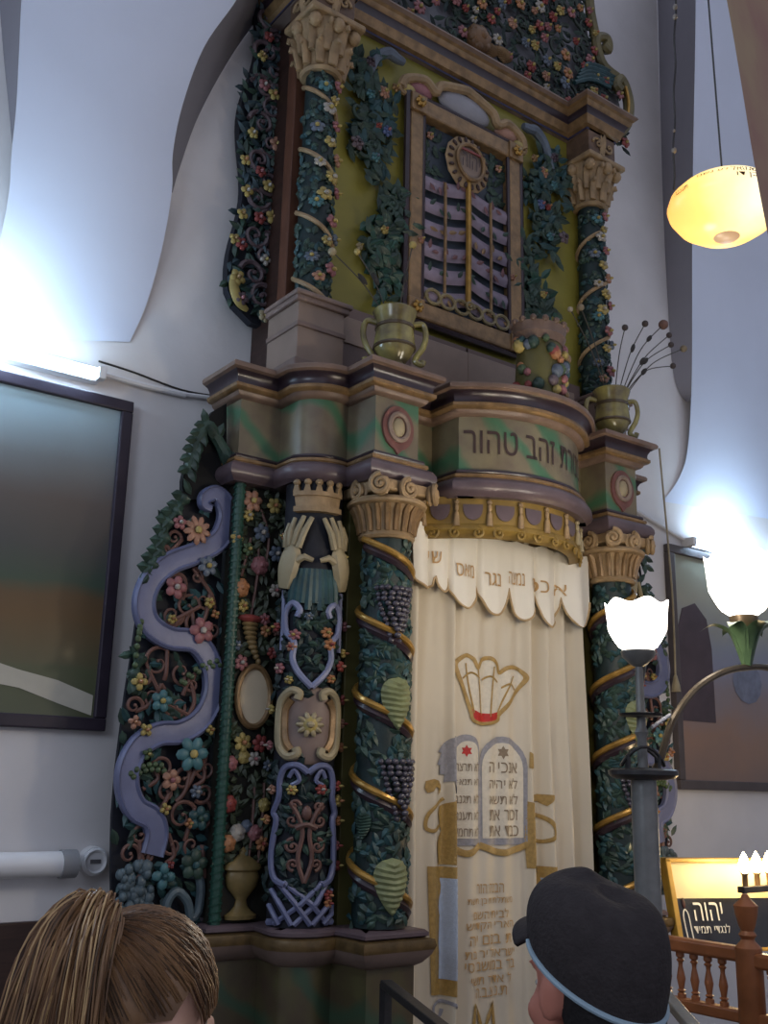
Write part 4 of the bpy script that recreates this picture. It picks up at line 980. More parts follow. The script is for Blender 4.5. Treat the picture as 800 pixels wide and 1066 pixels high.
# ---------------- upper side wings
for s in (0, 1):
    T = (lambda f: f) if not s else mir
    Y0 = 4.3; K = T(flat(Y0)); z0, z1 = 4.0, 6.02
    def ed(z): return 2.19 + .03 * sin(z * 7) + .05 * max(0, (z - 4.9)) + (.12 * max(0, (4.13 - z) / .13) ** 2)
    poly = [(ed(z0 + (z1 - z0) * k / 30), z0 + (z1 - z0) * k / 30) for k in range(31)] + [(2.48, z1), (2.48, z0)]
    m = MB(K); m.prism(poly, 0, .05); uw = m.build('upper_wing', navy, ARK, smooth=False, tri=True, label='tall narrow upper wing carved with dark foliage, lilac scrolls and yellow flowers')
    rnd = random.Random(91)
    m = MB(K); m2 = MB(K); m3 = MB(K)
    for k in range(480):
        z = rnd.uniform(z0 + .08, z1 - .03); x = rnd.uniform(ed(z) + .0, 2.46); (m if k % 2 else m2).leaf(x, z, rnd.uniform(0, 6.28), rnd.uniform(.06, .1), .045, -rnd.uniform(0, .03), .016, .016)
    for k in range(17):
        z = z0 + .14 + .11 * k; m3.spiral(2.32 + .03 * (-1) ** k, z, .075, 1.3, (-1) ** k, rnd.uniform(0, 6), .016, -.03)
    m.build('wing_leaves', paint('dark bottle green', (60, 96, 82), .45, .5, 14, .3), uw); m2.build('wing_foliage', paint('dull teal', (62, 92, 104), .45, .5, 14, .3), uw); m3.build('carved_vines', mauve, uw)
    for (px, py, r, mt, cen, n) in ((284, 100, 9, yellow, orange, 4), (262, 140, 8, yellow, white, 5), (287, 152, 11, peach, yellow, 5), (254, 168, 8, yellow, orange, 4), (278, 195, 9, yellow, white, 5), (256, 200, 9, yellow, white, 4), (270, 180, 8, red, pink, 5), (283, 228, 11, yellow, gold, 5), (251, 224, 8, yellow, gold, 4), (269, 228, 9, red, pink, 5), (275, 272, 8, white, yellow, 4), (243, 250, 8, yellow, gold, 4), (246, 290, 11, yellow, gold, 5), (250, 255, 9, red, mauve, 5), (274, 330, 9, cream, yellow, 5), (272, 60, 8, yellow, gold, 4), (279, 40, 8, red, pink, 5), (274, 90, 9, pink, white, 5), (250, 312, 10, mauve, pink, 5)):
        q = P(px, py, Y0 - .04); m = MB(K); m.flower(q.x, q.z, r * .0048, n, -.045, 1, rot=px); m.build('flower', [mt, cen], uw)
    m = MB(K); q = P(244, 318, Y0); m.tube(smoothpath([(q.x - .03, -.05, q.z + .16), (q.x - .035, -.05, q.z + .08), (q.x, -.05, q.z + .0), (q.x + .05, -.05, q.z - .03)], 5), [.012 + .018 * sin(pi * k / 15) for k in range(16)], 8, flat=.6); m.build('crescent_leaf', yellow, uw)

# ---------------- openwork crest on top
CY = 4.02; K = flat(CY)
m = MB(K); hw = 1.35
out = [(1.02, 5.93), (1.32, 5.95), (1.46, 6.12), (1.5, 6.3), (1.46, 6.46), (1.34, 6.5), (1.2, 6.72), (1.16, 6.9), (1.05, 7.1), (.8, 7.3), (.5, 7.42)]
poly = [(XC + x, z) for x, z in out] + [(XC - x, z) for x, z in out[::-1]]
m.prism(poly[::-1], .03, .06); crest = m.build('crest', greyboard, ARK, smooth=False, tri=True, label='broad openwork crest carved with a tangle of vines, flowers and fruit inside a gold scroll border')
for sg in (-1, 1):
    m = MB(K); X = lambda x: XC + sg * x
    m.tube(smoothpath([(X(1.1), -.03, 5.97), (X(1.3), -.03, 5.97), (X(1.46), -.035, 6.1), (X(1.51), -.035, 6.28), (X(1.48), -.035, 6.42), (X(1.42), -.04, 6.46), (X(1.38), -.04, 6.4), (X(1.42), -.04, 6.37)], 6), .038, 8)
    m.tube(smoothpath([(X(1.42), -.03, 6.47), (X(1.27), -.03, 6.5), (X(1.2), -.035, 6.62), (X(1.22), -.035, 6.7), (X(1.3), -.04, 6.72), (X(1.31), -.04, 6.64), (X(1.26), -.04, 6.66)], 6), .034, 8)
    m.tube(smoothpath([(X(1.2), -.03, 6.68), (X(1.16), -.03, 6.85), (X(1.12), -.03, 7.05), (X(.95), -.03, 7.2), (X(.7), -.03, 7.3), (X(.45), -.03, 7.42), (X(0), -.03, 7.5)], 6), .034, 8)
    b = m.build('scroll_border', paint('border gold green', (134, 120, 62), .4, .4, 10, .3), crest)
    m = MB(K); m.tube(smoothpath([(X(1.12), -.06, 6.0), (X(1.29), -.06, 6.0), (X(1.43), -.065, 6.12), (X(1.475), -.065, 6.28), (X(1.45), -.065, 6.4)], 6), .012, 6); m.build('border_fillet', goldbright, b)
rnd = random.Random(101)
m = MB(K); m2 = MB(K); m3 = MB(K)
def increst(x, z): return abs(x - XC) < (1.4 if z < 6.45 else 1.16 if z < 6.9 else .85) and z < 7.3
pts_ = []
while len(pts_) < 190:
    x, z = XC + rnd.uniform(-1.4, 1.4), rnd.uniform(5.98, 7.3)
    if increst(x, z) and all((x - a) ** 2 + (z - b) ** 2 > .0055 for a, b in pts_): pts_.append((x, z))
for i, (x, z) in enumerate(pts_):
    m.spiral(x, z, rnd.uniform(.06, .1), rnd.uniform(.8, 1.3), rnd.choice((-1, 1)), rnd.uniform(0, 6), .015, -.012)
    for k in range(4):
        (m2 if (i + k) % 2 else m3).leaf(x + rnd.uniform(-.1, .1), z + rnd.uniform(-.1, .1), rnd.uniform(0, 6.28), rnd.uniform(.06, .11), .04, -.01, .016, .016)
m.build('carved_vines', paint('dark vine green', (58, 74, 62), .5, .4, 12, .2), crest); m2.build('crest_leaves', tealdark, crest); m3.build('crest_foliage', green, crest)
cl = [red, pink, orange, red, white, yellow, pink, greyblue, red, peach]
for i, (x, z) in enumerate([p for p in sorted(pts_, key=lambda p: p[1] - .35 * (p[0] - XC)) if p[1] < 7.0][:96]):
    m = MB(K); m.flower(x + .05, z - .04, rnd.uniform(.03, .055), rnd.choice((5, 6, 7)), -.035, 1, rot=i, layers=1 + i % 2); m.build('flower', [cl[i % 10], yellow if i % 10 not in (5,) else orange], crest)
for px, py in ((492, 45), (500, 62)):
    pass
q = P(492, 46, CY); m = MB(K); m.rose(q.x, q.z, .09, -.02); m.build('pomegranate', paint('ochre fruit', (150, 104, 52), .4, .3, 10, .3), crest)
q = P(520, 62, CY); m = MB(K); m.heart(q.x, q.z, .16, .1, -.03, .03); m.heart(q.x - .12, q.z - .02, .16, .1, -.03, .03); m.build('gold_leaves', gold, crest)
q = P(620, 85, CY); m = MB(K)
for k in range(5): m.tube(smoothpath([(q.x - .25 + .02 * k, -.04, q.z - .15 + .035 * k), (q.x - .1, -.05, q.z - .06 + .03 * k), (q.x + .1 + .02 * k, -.04, q.z - .02 + .035 * k)], 5), .016, 6)
m.build('wing_feathers', teal, crest)
# ================================================================== CURTAIN
def fold(x, z):
    t = (x - 2.88) / 1.18
    dz = max(0, min(1, (3.0 - z) / 2.2))
    f = 0
    for c, w, a in ((.03, .035, .05), (.075, .025, -.02), (.15, .03, .012), (.235, .022, .045), (.27, .03, -.018), (.36, .06, .006), (.55, .05, .004), (.655, .022, .03), (.70, .03, -.022), (.755, .025, .035), (.86, .028, .035), (.92, .03, -.02), (.985, .03, .05)):
        c2 = c + (.012 * dz if c > .6 else -.01 * dz)
        f += a * math.exp(-((t - c2) / w) ** 2)
    return 1.85 * f * (.55 + .45 * dz) + .006 * sin(t * 70 + 3 * sin(z * 1.3))
CYY = 3.73
def cmap(p): return Vector((p.x, CYY - fold(p.x, p.z) - .006 + p.y, p.z))
CUR = thing('ark_curtain', 'cream satin curtain embroidered with crown and tablets hanging under the bowed cornice', 'curtain', (XC, CYY, .45))
m = MB(); NX, NZ = 260, 60; g = []
for j in range(NZ + 1):
    z = .5 + (2.97 - .5) * j / NZ; wd = 1 - .02 * (j / NZ)
    g.append([m.V((XC + (-.59 + 1.18 * i / NX) * wd, CYY - fold(XC + (-.59 + 1.18 * i / NX) * wd, z), z)) for i in range(NX + 1)])
for j in range(NZ):
    for i in range(NX): m.Fc(g[j][i], g[j][i + 1], g[j + 1][i + 1], g[j + 1][i])
cc = m.build('curtain_panel', cloth, CUR)
# valance with scalloped hem
VY = 3.665
def vfold(x, z):
    t = (x - 2.86) / 1.2
    f = 0
    for c, w, a in ((.03, .05, .05), (.1, .012, -.03), (.155, .03, .02), (.205, .01, -.025), (.27, .04, .02), (.36, .012, -.035), (.45, .03, .01), (.56, .02, -.01), (.635, .03, .02), (.675, .01, -.03), (.735, .03, .02), (.80, .012, -.03), (.9, .06, .045)):
        f += a * math.exp(-((t - c) / w) ** 2)
    return f * (.5 + .5 * (2.97 - z) / .3)
sc_edges = [0, .125, .2, .36, .52, .68, .82, 1.0]; sc_dep = [2.655, 2.62, 2.56, 2.55, 2.545, 2.53, 2.55]
def hem(t):
    for i in range(7):
        if t <= sc_edges[i + 1] + 1e-9:
            u = (t - sc_edges[i]) / (sc_edges[i + 1] - sc_edges[i]); top = 2.69
            return top - (top - sc_dep[i]) * (sin(pi * u)) ** .55 if 0 < u < 1 else top
    return 2.69
m = MB(); NX = 360; NZ = 14; g = []
for j in range(NZ + 1):
    row = []
    for i in range(NX + 1):
        t = i / NX; x = 2.86 + 1.2 * t; zb = hem(t) - (.03 if t < .12 else 0) ; zt = 2.945 - .015 * abs(sin(t * 22)) ; z = zt + (zb - zt) * j / NZ
        row.append(m.V((x, VY - vfold(x, z), z)))
    g.append(row)
for j in range(NZ):
    for i in range(NX): m.Fc(g[j][i], g[j + 1][i], g[j + 1][i + 1], g[j][i + 1])
val = m.build('valance', cloth2, CUR, label='scalloped white valance with an embroidered line of letters')
hm = MB(); hm.tube([(2.86 + 1.2 * i / 200, VY - vfold(2.86 + 1.2 * i / 200, 2.66) - .002, hem(i / 200) - (.03 if i / 200 < .12 else 0) + .004) for i in range(201)], .006, 5); hm.build('hem_braid', paint('tan braid', (186, 158, 118), .5, .2, 40, .2), val)
vm = lambda p: Vector((p.x, VY - vfold(p.x, p.z) - .008 + p.y, p.z))
for st, px, py, w, h in (('יש', 452, 583, .05, .05), ('סאמ', 483, 597, .1, .055), ('רגנ', 512, 606, .085, .055), ('הצמנ', 537, 605, .09, .055), ('סכ', 560, 613, .1, .055), ('א', 583, 617, .05, .05)):
    q = P(px, py, VY); m = MB(vm); m.text(st, q.x, q.z + .012, w * 1.15, h * 1.15, 0, fine=.01); m.build('embroidered_word', emb_tan, val, smooth=False)
rail_ = MB(); rail_.tube([(2.86, 3.72, 2.965), (4.04, 3.72, 2.965)], .012, 8); rail_.build('curtain_rod', gold, CUR)

def emb(polys, mat, name, parent=CUR, y=0, label=None):
    """flat embroidery cut to shape and laid on the folded cloth"""
    bm = bmesh.new()
    for poly in polys:
        vs = [bm.verts.new((x, 0, z)) for x, z in poly]
        try: bm.faces.new(vs)
        except ValueError: pass
    bmesh.ops.triangulate(bm, faces=bm.faces[:])
    for _ in range(6):
        es = [e for e in bm.edges if e.calc_length() > .014]
        if not es: break
        bmesh.ops.subdivide_edges(bm, edges=es, cuts=1, use_grid_fill=False); bmesh.ops.triangulate(bm, faces=[f for f in bm.faces if len(f.verts) > 3])
    mb = MB(cmap)
    bm.verts.index_update()
    for v in bm.verts: mb.V((v.co.x, y, v.co.z))
    for f in bm.faces: mb.Fc(*[v.index for v in f.verts])
    bm.free(); return mb.build(name, mat, parent, smooth=False, label=label)
def stroke(m, pts, w, y=0, k=5):
    pts = smoothpath([(x, 0, z) for x, z in pts], k * 2); n = len(pts); rows = []
    for i in range(n):
        t = pts[min(i + 1, n - 1)] - pts[max(i - 1, 0)]; t.normalize(); nn = Vector((-t.z, 0, t.x)) * w * .5
        rows.append((m.V(pts[i] + nn + Vector((0, y, 0))), m.V(pts[i] + Vector((0, y - .003, 0))), m.V(pts[i] - nn + Vector((0, y, 0)))))
    for i in range(n - 1):
        for q in (0, 1): m.Fc(rows[i][q], rows[i][q + 1], rows[i + 1][q + 1], rows[i + 1][q])
G = lambda px, py: (P(px, py, 3.71).x, P(px, py, 3.71).z)
# crown
ol = [(492, 742), (486, 720), (480, 700), (479, 689), (487, 682), (494, 686), (498, 695), (503, 687), (512, 685), (519, 691), (522, 700), (530, 695), (541, 696), (547, 706), (541, 718), (531, 732), (522, 744), (520, 750), (506, 753), (494, 750)]
cr_ = emb([[G(*p) for p in ol]], emb_white, 'embroidered_crown', y=.001, label='gold outlined embroidered crown with red cap')
m = MB(cmap); stroke(m, [G(*p) for p in ol + ol[:1]], .02, -.002)
for l in ([(494, 742), (490, 715), (487, 690)], [(503, 744), (500, 715), (498, 694)], [(512, 746), (514, 715), (516, 694)], [(520, 744), (528, 722), (536, 704)], [(484, 706), (492, 700), (500, 706)], [(503, 708), (512, 704), (520, 710)], [(524, 716), (532, 712), (538, 718)]): stroke(m, [G(*p) for p in l], .009, -.002)
m.build('crown_outline', emb_gold, cr_)
emb([[G(*p) for p in ((492, 738), (500, 742), (512, 743), (521, 741), (519, 750), (506, 754), (494, 750))]], emb_red, 'crown_cap', cr_, -.003)
# tablets of the law
def arch(x0, x1, zt, zb, n=12):
    c = (x0 + x1) / 2; r = (x1 - x0) / 2; return [(x0, zb)] + [(c - r * cos(pi * k / n), zt - r * .9 + r * .9 * sin(pi * k / n)) for k in range(n + 1)] + [(x1, zb)]
ta, tb = G(474, 768), G(550, 882)
xm_ = G(501, 820)[0]; x0_, x1_ = ta[0] + .0, tb[0] + .0; zt_, zb_ = 1.985, 1.49
tabs = emb([arch(x0_, xm_, zt_, zb_), arch(xm_, x1_, zt_, zb_)], emb_grey, 'embroidered_tablets', y=0, label='two embroidered tablets with rounded tops and lettering')
emb([arch(x0_ + .028, xm_ - .012, zt_ - .03, zb_ + .03), arch(xm_ + .018, x1_ - .022, zt_ - .03, zb_ + .03)], emb_white, 'tablet_face', tabs, -.002)
def star(x, z, r): return [[(x + r * sin(a + k * 2 * pi / 3), z + r * cos(a + k * 2 * pi / 3)) for k in range(3)] for a in (0, pi)]
emb(star((x0_ + xm_) / 2 + .0, zt_ - .075, .028), emb_red, 'star', tabs, -.004); emb(star((xm_ + x1_) / 2, zt_ - .075, .032), emb_brown, 'star', tabs, -.004)
m = MB(cmap)
rows_ = [('אנכי ה', 'לא תרצח'), ('לא יהיה', 'לא תנאף'), ('לא תשא', 'לא תגנב'), ('זכור את', 'לא תענה'), ('כבד את', 'לא תחמד')]
for i, (a, b) in enumerate(rows_):
    z = zt_ - .145 - .072 * i
    m = MB(cmap); m.text(HE(a), (xm_ + x1_) / 2, z, .185, .048, -.005, fine=.01); m.build('tablet_line', emb_brown, tabs, smooth=False); m = MB(cmap); m.text(HE(b), (x0_ + xm_) / 2 + .008, z, .125, .044, -.005, fine=.01); m.build('tablet_line', emb_brown, tabs, smooth=False)

m = MB(cmap)
for (a, b) in ((x0_ + .0, xm_), (xm_, x1_)): stroke(m, [(a, zb_ + .0), ((a + b) / 2, zb_ - .035), (b, zb_)], .03, -.003)
m.build('tablet_base', emb_gold, tabs)
# lions at both sides (body, foreleg, mane, tail) standing on columns
q4 = lambda pts: [G(420 + x / 4.444, 760 + y / 4.444) for x, y in pts]
lion = [(242, 300), (228, 322), (196, 338), (172, 352), (164, 382), (172, 425), (182, 466), (160, 518), (158, 545), (180, 572), (178, 600), (168, 622), (240, 622), (242, 600), (214, 590), (216, 560), (232, 530), (244, 480)]
li = emb([q4(lion)], emb_gold, 'embroidered_lion', label='gold embroidered lion left of the tablets')
m = MB(cmap); stroke(m, q4([(172, 440), (140, 466), (114, 456), (112, 420), (126, 380), (158, 342), (190, 316)]), .016, -.001); m.build('lion_tail', emb_gold, li)
emb([q4([(112, 236), (140, 226), (166, 234), (180, 258), (176, 284), (160, 302), (168, 272), (150, 262), (140, 284), (118, 292), (108, 268)])], emb_gold, 'tail_tuft', li, -.001)
emb([q4([(244, 20), (206, 40), (186, 66), (160, 100), (182, 106), (154, 158), (182, 168), (168, 202), (196, 206), (190, 240), (214, 236), (222, 290), (244, 300)])], emb_grey, 'lion_mane', li, -.001)
cxm = lambda pts: [(x1_ + x0_ - x, z) for x, z in pts]
li2 = emb([q4([(574, 330), (604, 340), (602, 420), (590, 480), (606, 560), (596, 640), (576, 640), (566, 500)])], emb_gold, 'embroidered_lion', label='gold embroidered lion right of the tablets')
emb([q4([(576, 100), (600, 120), (604, 160), (586, 180), (576, 175)])], emb_gold, 'lion_paw', li2, -.001)
m = MB(cmap); stroke(m, q4([(612, 384), (650, 400), (676, 440), (680, 490), (656, 516), (628, 506)]), .018, -.001); m.build('lion_tail', emb_gold, li2)
emb([q4([(610, 310), (640, 296), (690, 302), (668, 320), (660, 352), (640, 330), (612, 340)])], emb_gold, 'tail_tuft', li2, -.001)
for sg, pxs in ((-1, (446, 472)), (1, (556, 582))):
    a, b = pxs; c_ = (a + b) / 2 + (2 if sg < 0 else 0)
    cpts = [(a, 902), (b, 902), (b, 908), (c_ + 12, 912), (c_ + 13, 1024), (b, 1028), (b, 1036), (a + 2, 1036), (a + 2, 1028), (c_ - 8, 1022), (c_ - 8, 912), (a, 908)]
    cl_ = emb([[G(*p) for p in cpts]], emb_gold, 'embroidered_column', y=-.0005, label='gold and silver embroidered column under the lion')
    emb([[G(c_ - 2 + 1.6 * sin(k * 1.2), 914 + k * 7.5) for k in range(15)] + [G(c_ + 9 + 1.6 * sin(k * 1.2), 914 + k * 7.5) for k in range(14, -1, -1)]], emb_blue, 'column_ribbon', cl_, -.003)
    m = MB(cmap); stroke(m, [G(*p) for p in ((c_ + 10, 1048), (c_, 1042), (c_ - 10, 1046), (c_ - 10, 1056), (c_ - 3, 1058), (c_ - 1, 1050))], .014, -.002); m.build('column_scroll', emb_grey, cl_)
m = MB(cmap)
ded = ['הבנה הזר', 'משתלתית בן תשת', 'לבית השם', 'הארי הקדוש', 'ת בנם יה', 'ישראל יר בת', 'בר במושב סי', 'ל אדר תשי', 'ת.נ.צ.ב.ה']
for i, st in enumerate(ded):
    z = G(510, 925)[1] - .0545 * i; w = [.15, .26, .2, .27, .24, .28, .28, .23, .17][i]; m = MB(cmap); m.text(HE(st), G(512, 930)[0], z, w * 1.08, .04, -.001, fine=.01); m.build('dedication_line', emb_tan, CUR, smooth=False)
m = MB(cmap)
zz0 = G(510, 1044)[1]
stroke(m, [(3.28, zz0 - .2), (3.305, zz0), (3.36, zz0 - .12), (3.41, zz0), (3.43, zz0 - .2)], .022, -.001, 1); m.build('embroidered_zigzag', emb_gold, CUR)

# ================================================================== VASES AND DRIED STEMS
def vase(loc, label):
    t = thing('pottery_vase', label, 'vase', loc, 'pottery vases on the cornice'); o = Vector(loc)
    m = MB(); m.lathe(loc, [(.055, 0), (.07, .008), (.062, .03), (.05, .05), (.075, .085), (.1, .13), (.098, .15), (.092, .2), (.088, .235), (.092, .265), (.106, .31), (.1, .318), (.08, .3), (.07, .25), (0, .25)], 28); b = m.build('body', ceramic, t)
    m = MB(); m.lathe((loc[0], loc[1], loc[2] + .218), [(.088, 0), (.094, .004), (.094, .018), (.088, .022)], 28); m.build('glaze_band', cer_band, b)
    m = MB(); m.lathe((loc[0], loc[1], loc[2] + .12), [(.096, 0), (.1025, .006), (.1025, .012), (.097, .02)], 28); m.build('glaze_band', cer_band, b)
    for sg in (-1, 1):
        m = MB(); dx = Vector((.86, -.5, 0)) * sg
        m.tube(smoothpath([o + dx * r + Vector((0, 0, z)) for r, z in ((.088, .255), (.135, .26), (.15, .2), (.135, .14), (.11, .1), (.1, .07), (.13, .055), (.14, .075))], 5), .014, 8); m.build('handle', ceramic, t)
    return t
VL = vase((2.70, 3.60, 3.6), 'two handled olive pottery vase on the left block of the cornice'); VR = vase((4.255, 3.63, 3.6), 'two handled olive pottery vase holding dried stems on the right block')
podm = paint('dried seed head', (96, 82, 78), .7, .4, 30, .4); poddk = paint('brown dried leaf', (60, 54, 50), .7, .3, 20, .2); stemm = paint('dry stem', (92, 84, 72), .7, .3, 20, .1)
def stem(base, top, bend, headr, hm, leaves, label, group):
    b = Vector(base); tp = Vector(top); md = b.lerp(tp, .55) + Vector((0, 0, bend))
    pth = smoothpath([b, b.lerp(md, .5) + Vector((0, 0, bend * .3)), md, tp], 6)
    t = thing('dried_stem', label, 'dried flower', base, group)
    m = MB(); m.tube(pth, .0032, 5); m.build('stalk', stemm, t)
    m = MB(); m.ell(tp, headr, 10, 8); m.build('seed_head', hm, t)
    for u in leaves:
        q = pth[int(u * (len(pth) - 1))]; d = (pth[min(len(pth) - 1, int(u * (len(pth) - 1)) + 1)] - q).normalized()
        m = MB(); R = d.to_track_quat('X', 'Z').to_matrix(); m.ell(q + d * .02 + Vector((0, -.01, .008)), (.035, .008, .014), 8, 5, R); m.build('leaf', poddk, t)
for px, py, r, bend, hm, lv, lab in ((651, 341, .019, .06, podm, (), 'upright dried stem with small dark seed head, leftmost of those right of the column'), (672, 337, .02, .06, podm, (.62,), 'dried stem with dark seed head just left of the large russet ball'), (691, 338, .03, .08, paint('russet ball', (150, 104, 86), .7, .3, 20, .2), (.75,), 'dried stem ending in the large russet ball'), (697, 349, .018, .06, podm, (.5,), 'dried stem with grey head just under the russet ball'), (699, 359, .018, .07, podm, (.6,), 'dried stem with grey head and a long leaf below the russet ball'), (712, 363, .022, .07, paint('straw ball', (172, 150, 112), .7, .3, 20, .2), (.4,), 'dried stem with pale straw coloured ball farthest right'), (701, 381, .018, .08, podm, (.55,), 'lowest dried stem bending right with brown head'), (605, 320, .02, .05, paint('straw ball', (172, 150, 112)), (), 'dried stem leaning left across the right upper column'), (594, 322, .016, .05, paint('cream head', (196, 180, 150), .7, .2, 20, .2), (), 'dried stem with cream head leaning farthest left from the right vase')):
    tp = P(px, py, 3.6); stem((4.255 + (tp.x - 4.255) * .1, 3.62, 3.855), tp, bend, r, hm, lv, lab, 'dried stems in the right vase')
for px, py, r, lab in ((346, 262, .02, 'dried stem with cream head leaning left from the left vase'), (372, 262, .016, 'short dried stem with yellow head leaning left from the left vase'), (430, 255, .02, 'dried stem with yellow bud rising right of the left vase')):
    tp = P(px, py, 3.62); stem((2.70 + (tp.x - 2.70) * .1, 3.60, 3.855), tp, .03, r, yellow if px > 350 else cream, (.6,), lab, 'dried stems in the left vase')

# ================================================================== WALL THINGS
def picture(name, label, x0, x1, z0, z1, fw, fm, cm_, yy=WY):
    t = thing(name, label, 'painting', ((x0 + x1) / 2, yy, z0))
    for lo, hi in (((x0, yy - .05, z0 + fw), (x0 + fw, yy - .002, z1 - fw)), ((x1 - fw, yy - .05, z0 + fw), (x1, yy - .002, z1 - fw)), ((x0, yy - .05, z0), (x1, yy - .002, z0 + fw)), ((x0, yy - .05, z1 - fw), (x1, yy - .002, z1))):
        m = MB(); m.box(lo, hi); m.build('frame_bar', fm, t, bevel=.006, smooth=False)
    m = MB(); m.box((x0 + fw * .8, yy - .03, z0 + fw * .8), (x1 - fw * .8, yy - .01, z1 - fw * .8)); cv = m.build('canvas', cm_, t, smooth=False); return t, cv
lc = stripes_m('dark valley painting', [(0, (84, 88, 66)), (.155, (86, 90, 66)), (.17, (92, 88, 66)), (.3, (104, 82, 56)), (.36, (100, 80, 58)), (.40, (68, 82, 70)), (.5, (78, 78, 76)), (.66, (92, 84, 80)), (.8, (112, 116, 118)), (1, (150, 170, 178))], 'Z', .1, 3)
frm = paint('dark violet brown frame', (62, 50, 68), .4, .25, 8, .1)
pt, cv = picture('framed_painting', 'large dark landscape painting with a pale road under the left fluorescent lamp', .25, 1.755, 1.945, 3.45, .055, frm, lc)
m = MB(); pts = [P(p[0], p[1], WY - .034) for p in ((-30, 680), (20, 697), (60, 708), (97, 724))]; lo_ = [P(p[0], p[1], WY - .034) for p in ((-30, 706), (20, 716), (60, 732), (95, 745))]
for i in range(3): m.quad(pts[i], pts[i + 1], lo_[i + 1], lo_[i])
m.build('painted_road', paint('pale road paint', (226, 218, 196), .4, .12, 8, .05), pt, smooth=False)
rc = stripes_m('hazy brown painting', [(0, (124, 104, 96)), (.2, (142, 114, 98)), (.35, (132, 120, 122)), (.5, (128, 130, 148)), (.62, (132, 136, 144)), (.8, (150, 146, 130)), (1, (140, 142, 124))], 'Z', .35, 4)
pt2, cv2 = picture('framed_painting', 'hazy grey brown painting with an arched dark shape on the wall right of the ark', 5.63, 7.35, 1.76, 3.38, .06, paint('grey brown frame', (104, 92, 92), .4, .2, 8, .1), rc)
m = MB(); 
poly = [G2 for G2 in [(5.68, 2.2), (5.68, 2.75), (5.76, 2.95), (5.9, 3.0), (6.02, 2.9), (6.06, 2.7), (6.06, 2.2)]]; m.prism(poly, WY - .034, WY - .031); m.build('painted_arch', paint('mauve brown paint', (98, 78, 86), .4, .25, 6, .05), pt2, smooth=False)
m = MB(); m.ell((6.45, WY - .033, 2.5), (.17, .002, .15), 14, 6); m.build('painted_highlight', paint('blue white paint', (142, 150, 178), .4, .3, 14, .05), pt2)

def fluorescent(label, x0, x1, z, dz=0):
    t = thing('fluorescent_lamp', label, 'lamp', ((x0 + x1) / 2, WY, z))
    m = MB(); m.box((x0 - .02, WY - .06, z - .03), (x1 + .02, WY, z + .035)); m.build('housing', whiteplastic, t, bevel=.006, smooth=False)
    m = MB(); m.tube([(x0, WY - .085, z - .0), (x1, WY - .085, z - .0)], .022, 12); m.build('tube', tube_m, t)
    for x in (x0 - .01, x1 + .01): 
        m = MB(); m.box((x - .018, WY - .11, z - .03), (x + .018, WY - .06, z + .03)); m.build('lampholder', whiteplastic, t, bevel=.005, smooth=False)
    return t
fluorescent('lit fluorescent tube lamp above the left painting', .35, 1.56, 3.53)
fluorescent('lit fluorescent tube lamp above the right painting', 5.85, 7.05, 3.415)
# conduits
t = thing('cable_conduit', 'thin white conduit running from the left lamp to the ark', 'conduit', (1.85, WY, 3.55))
m = MB(); m.tube([(1.56, WY - .02, 3.56), (1.8, WY - .02, 3.555), (2.02, WY - .02, 3.56)], .016, 8); m.build('pipe', whiteplastic, t)
m = MB(); m.tube([(2.0, WY - .02, 3.56), (2.2, WY - .02, 3.585)], .011, 8); m.build('pipe', whiteplastic, t)
m = MB(); m.tube(smoothpath([(1.58, WY - .01, 3.62), (1.75, WY - .012, 3.61), (2.0, WY - .01, 3.585), (2.2, WY - .01, 3.6)], 5), .005, 6); m.build('cable', poddk, t)
m = MB(); m.tube([(4.75, WY - .02, 3.58), (5.3, WY - .02, 3.575), (5.84, WY - .02, 3.44)], .014, 8); tag(m.build('cable_conduit', whiteplastic), 'thin white conduit running from the ark to the right lamp', 'conduit')
t = thing('wall_pipe', 'thick white pipe along the lower left wall ending in a grey collar', 'pipe', (1.2, WY, 1.41))
m = MB(); m.tube([(-2, WY - .075, 1.41), (1.66, WY - .075, 1.41)], .05, 16); m.build('pipe', whiteplastic, t)
m = MB(); m.tube([(1.6, WY - .075, 1.41), (1.665, WY - .075, 1.41)], .056, 16); m.build('collar', paint('grey collar', (168, 168, 174), .5, .1, 5, .05), t)
m = MB(); m.tube([(1.3, WY - .07, 1.41), (1.3, WY, 1.41)], .03, 10); m.build('bracket', whiteplastic, t)
q = P(95, 896, WY)
t = thing('socket_box', 'round white socket box at the end of the lower left pipe', 'socket', (q.x, WY, q.z))
m = MB(); m.tube([(q.x, WY - .045, q.z), (q.x, WY - .001, q.z)], [.058, .062], 24); b_ = m.build('base', whiteplastic, t)
m = MB(); m.tube([(q.x + .046 * cos(k * pi / 12), WY - .047, q.z + .046 * sin(k * pi / 12)) for k in range(24)], .008, 6, True); m.build('rim', whiteplastic, t)
m = MB(); m.box((q.x - .022, WY - .05, q.z - .008), (q.x + .022, WY - .044, q.z + .008)); m.build('slot', paint('grey slot', (120, 120, 126)), t, smooth=False)
q = P(699, 600, 4.3); q2 = P(704, 712, 4.3)
t = thing('tassel_cord', 'pale cord with a tassel hanging at the edge of the right painting', 'cord', (q.x, 4.3, q2.z))
m = MB(); m.tube(smoothpath([(q.x - .02, 4.33, q.z + .9), q, q.lerp(q2, .5) + Vector((.006, 0, 0)), q2 + Vector((0, 0, .05))], 5), .007, 6); m.build('string', cream, t)
m = MB(); m.lathe((q2.x, q2.y, q2.z - .05), [(.03, 0), (.026, .04), (.016, .08), (.012, .1), (.0, .12)], 10); m.build('tassel', cream, t)

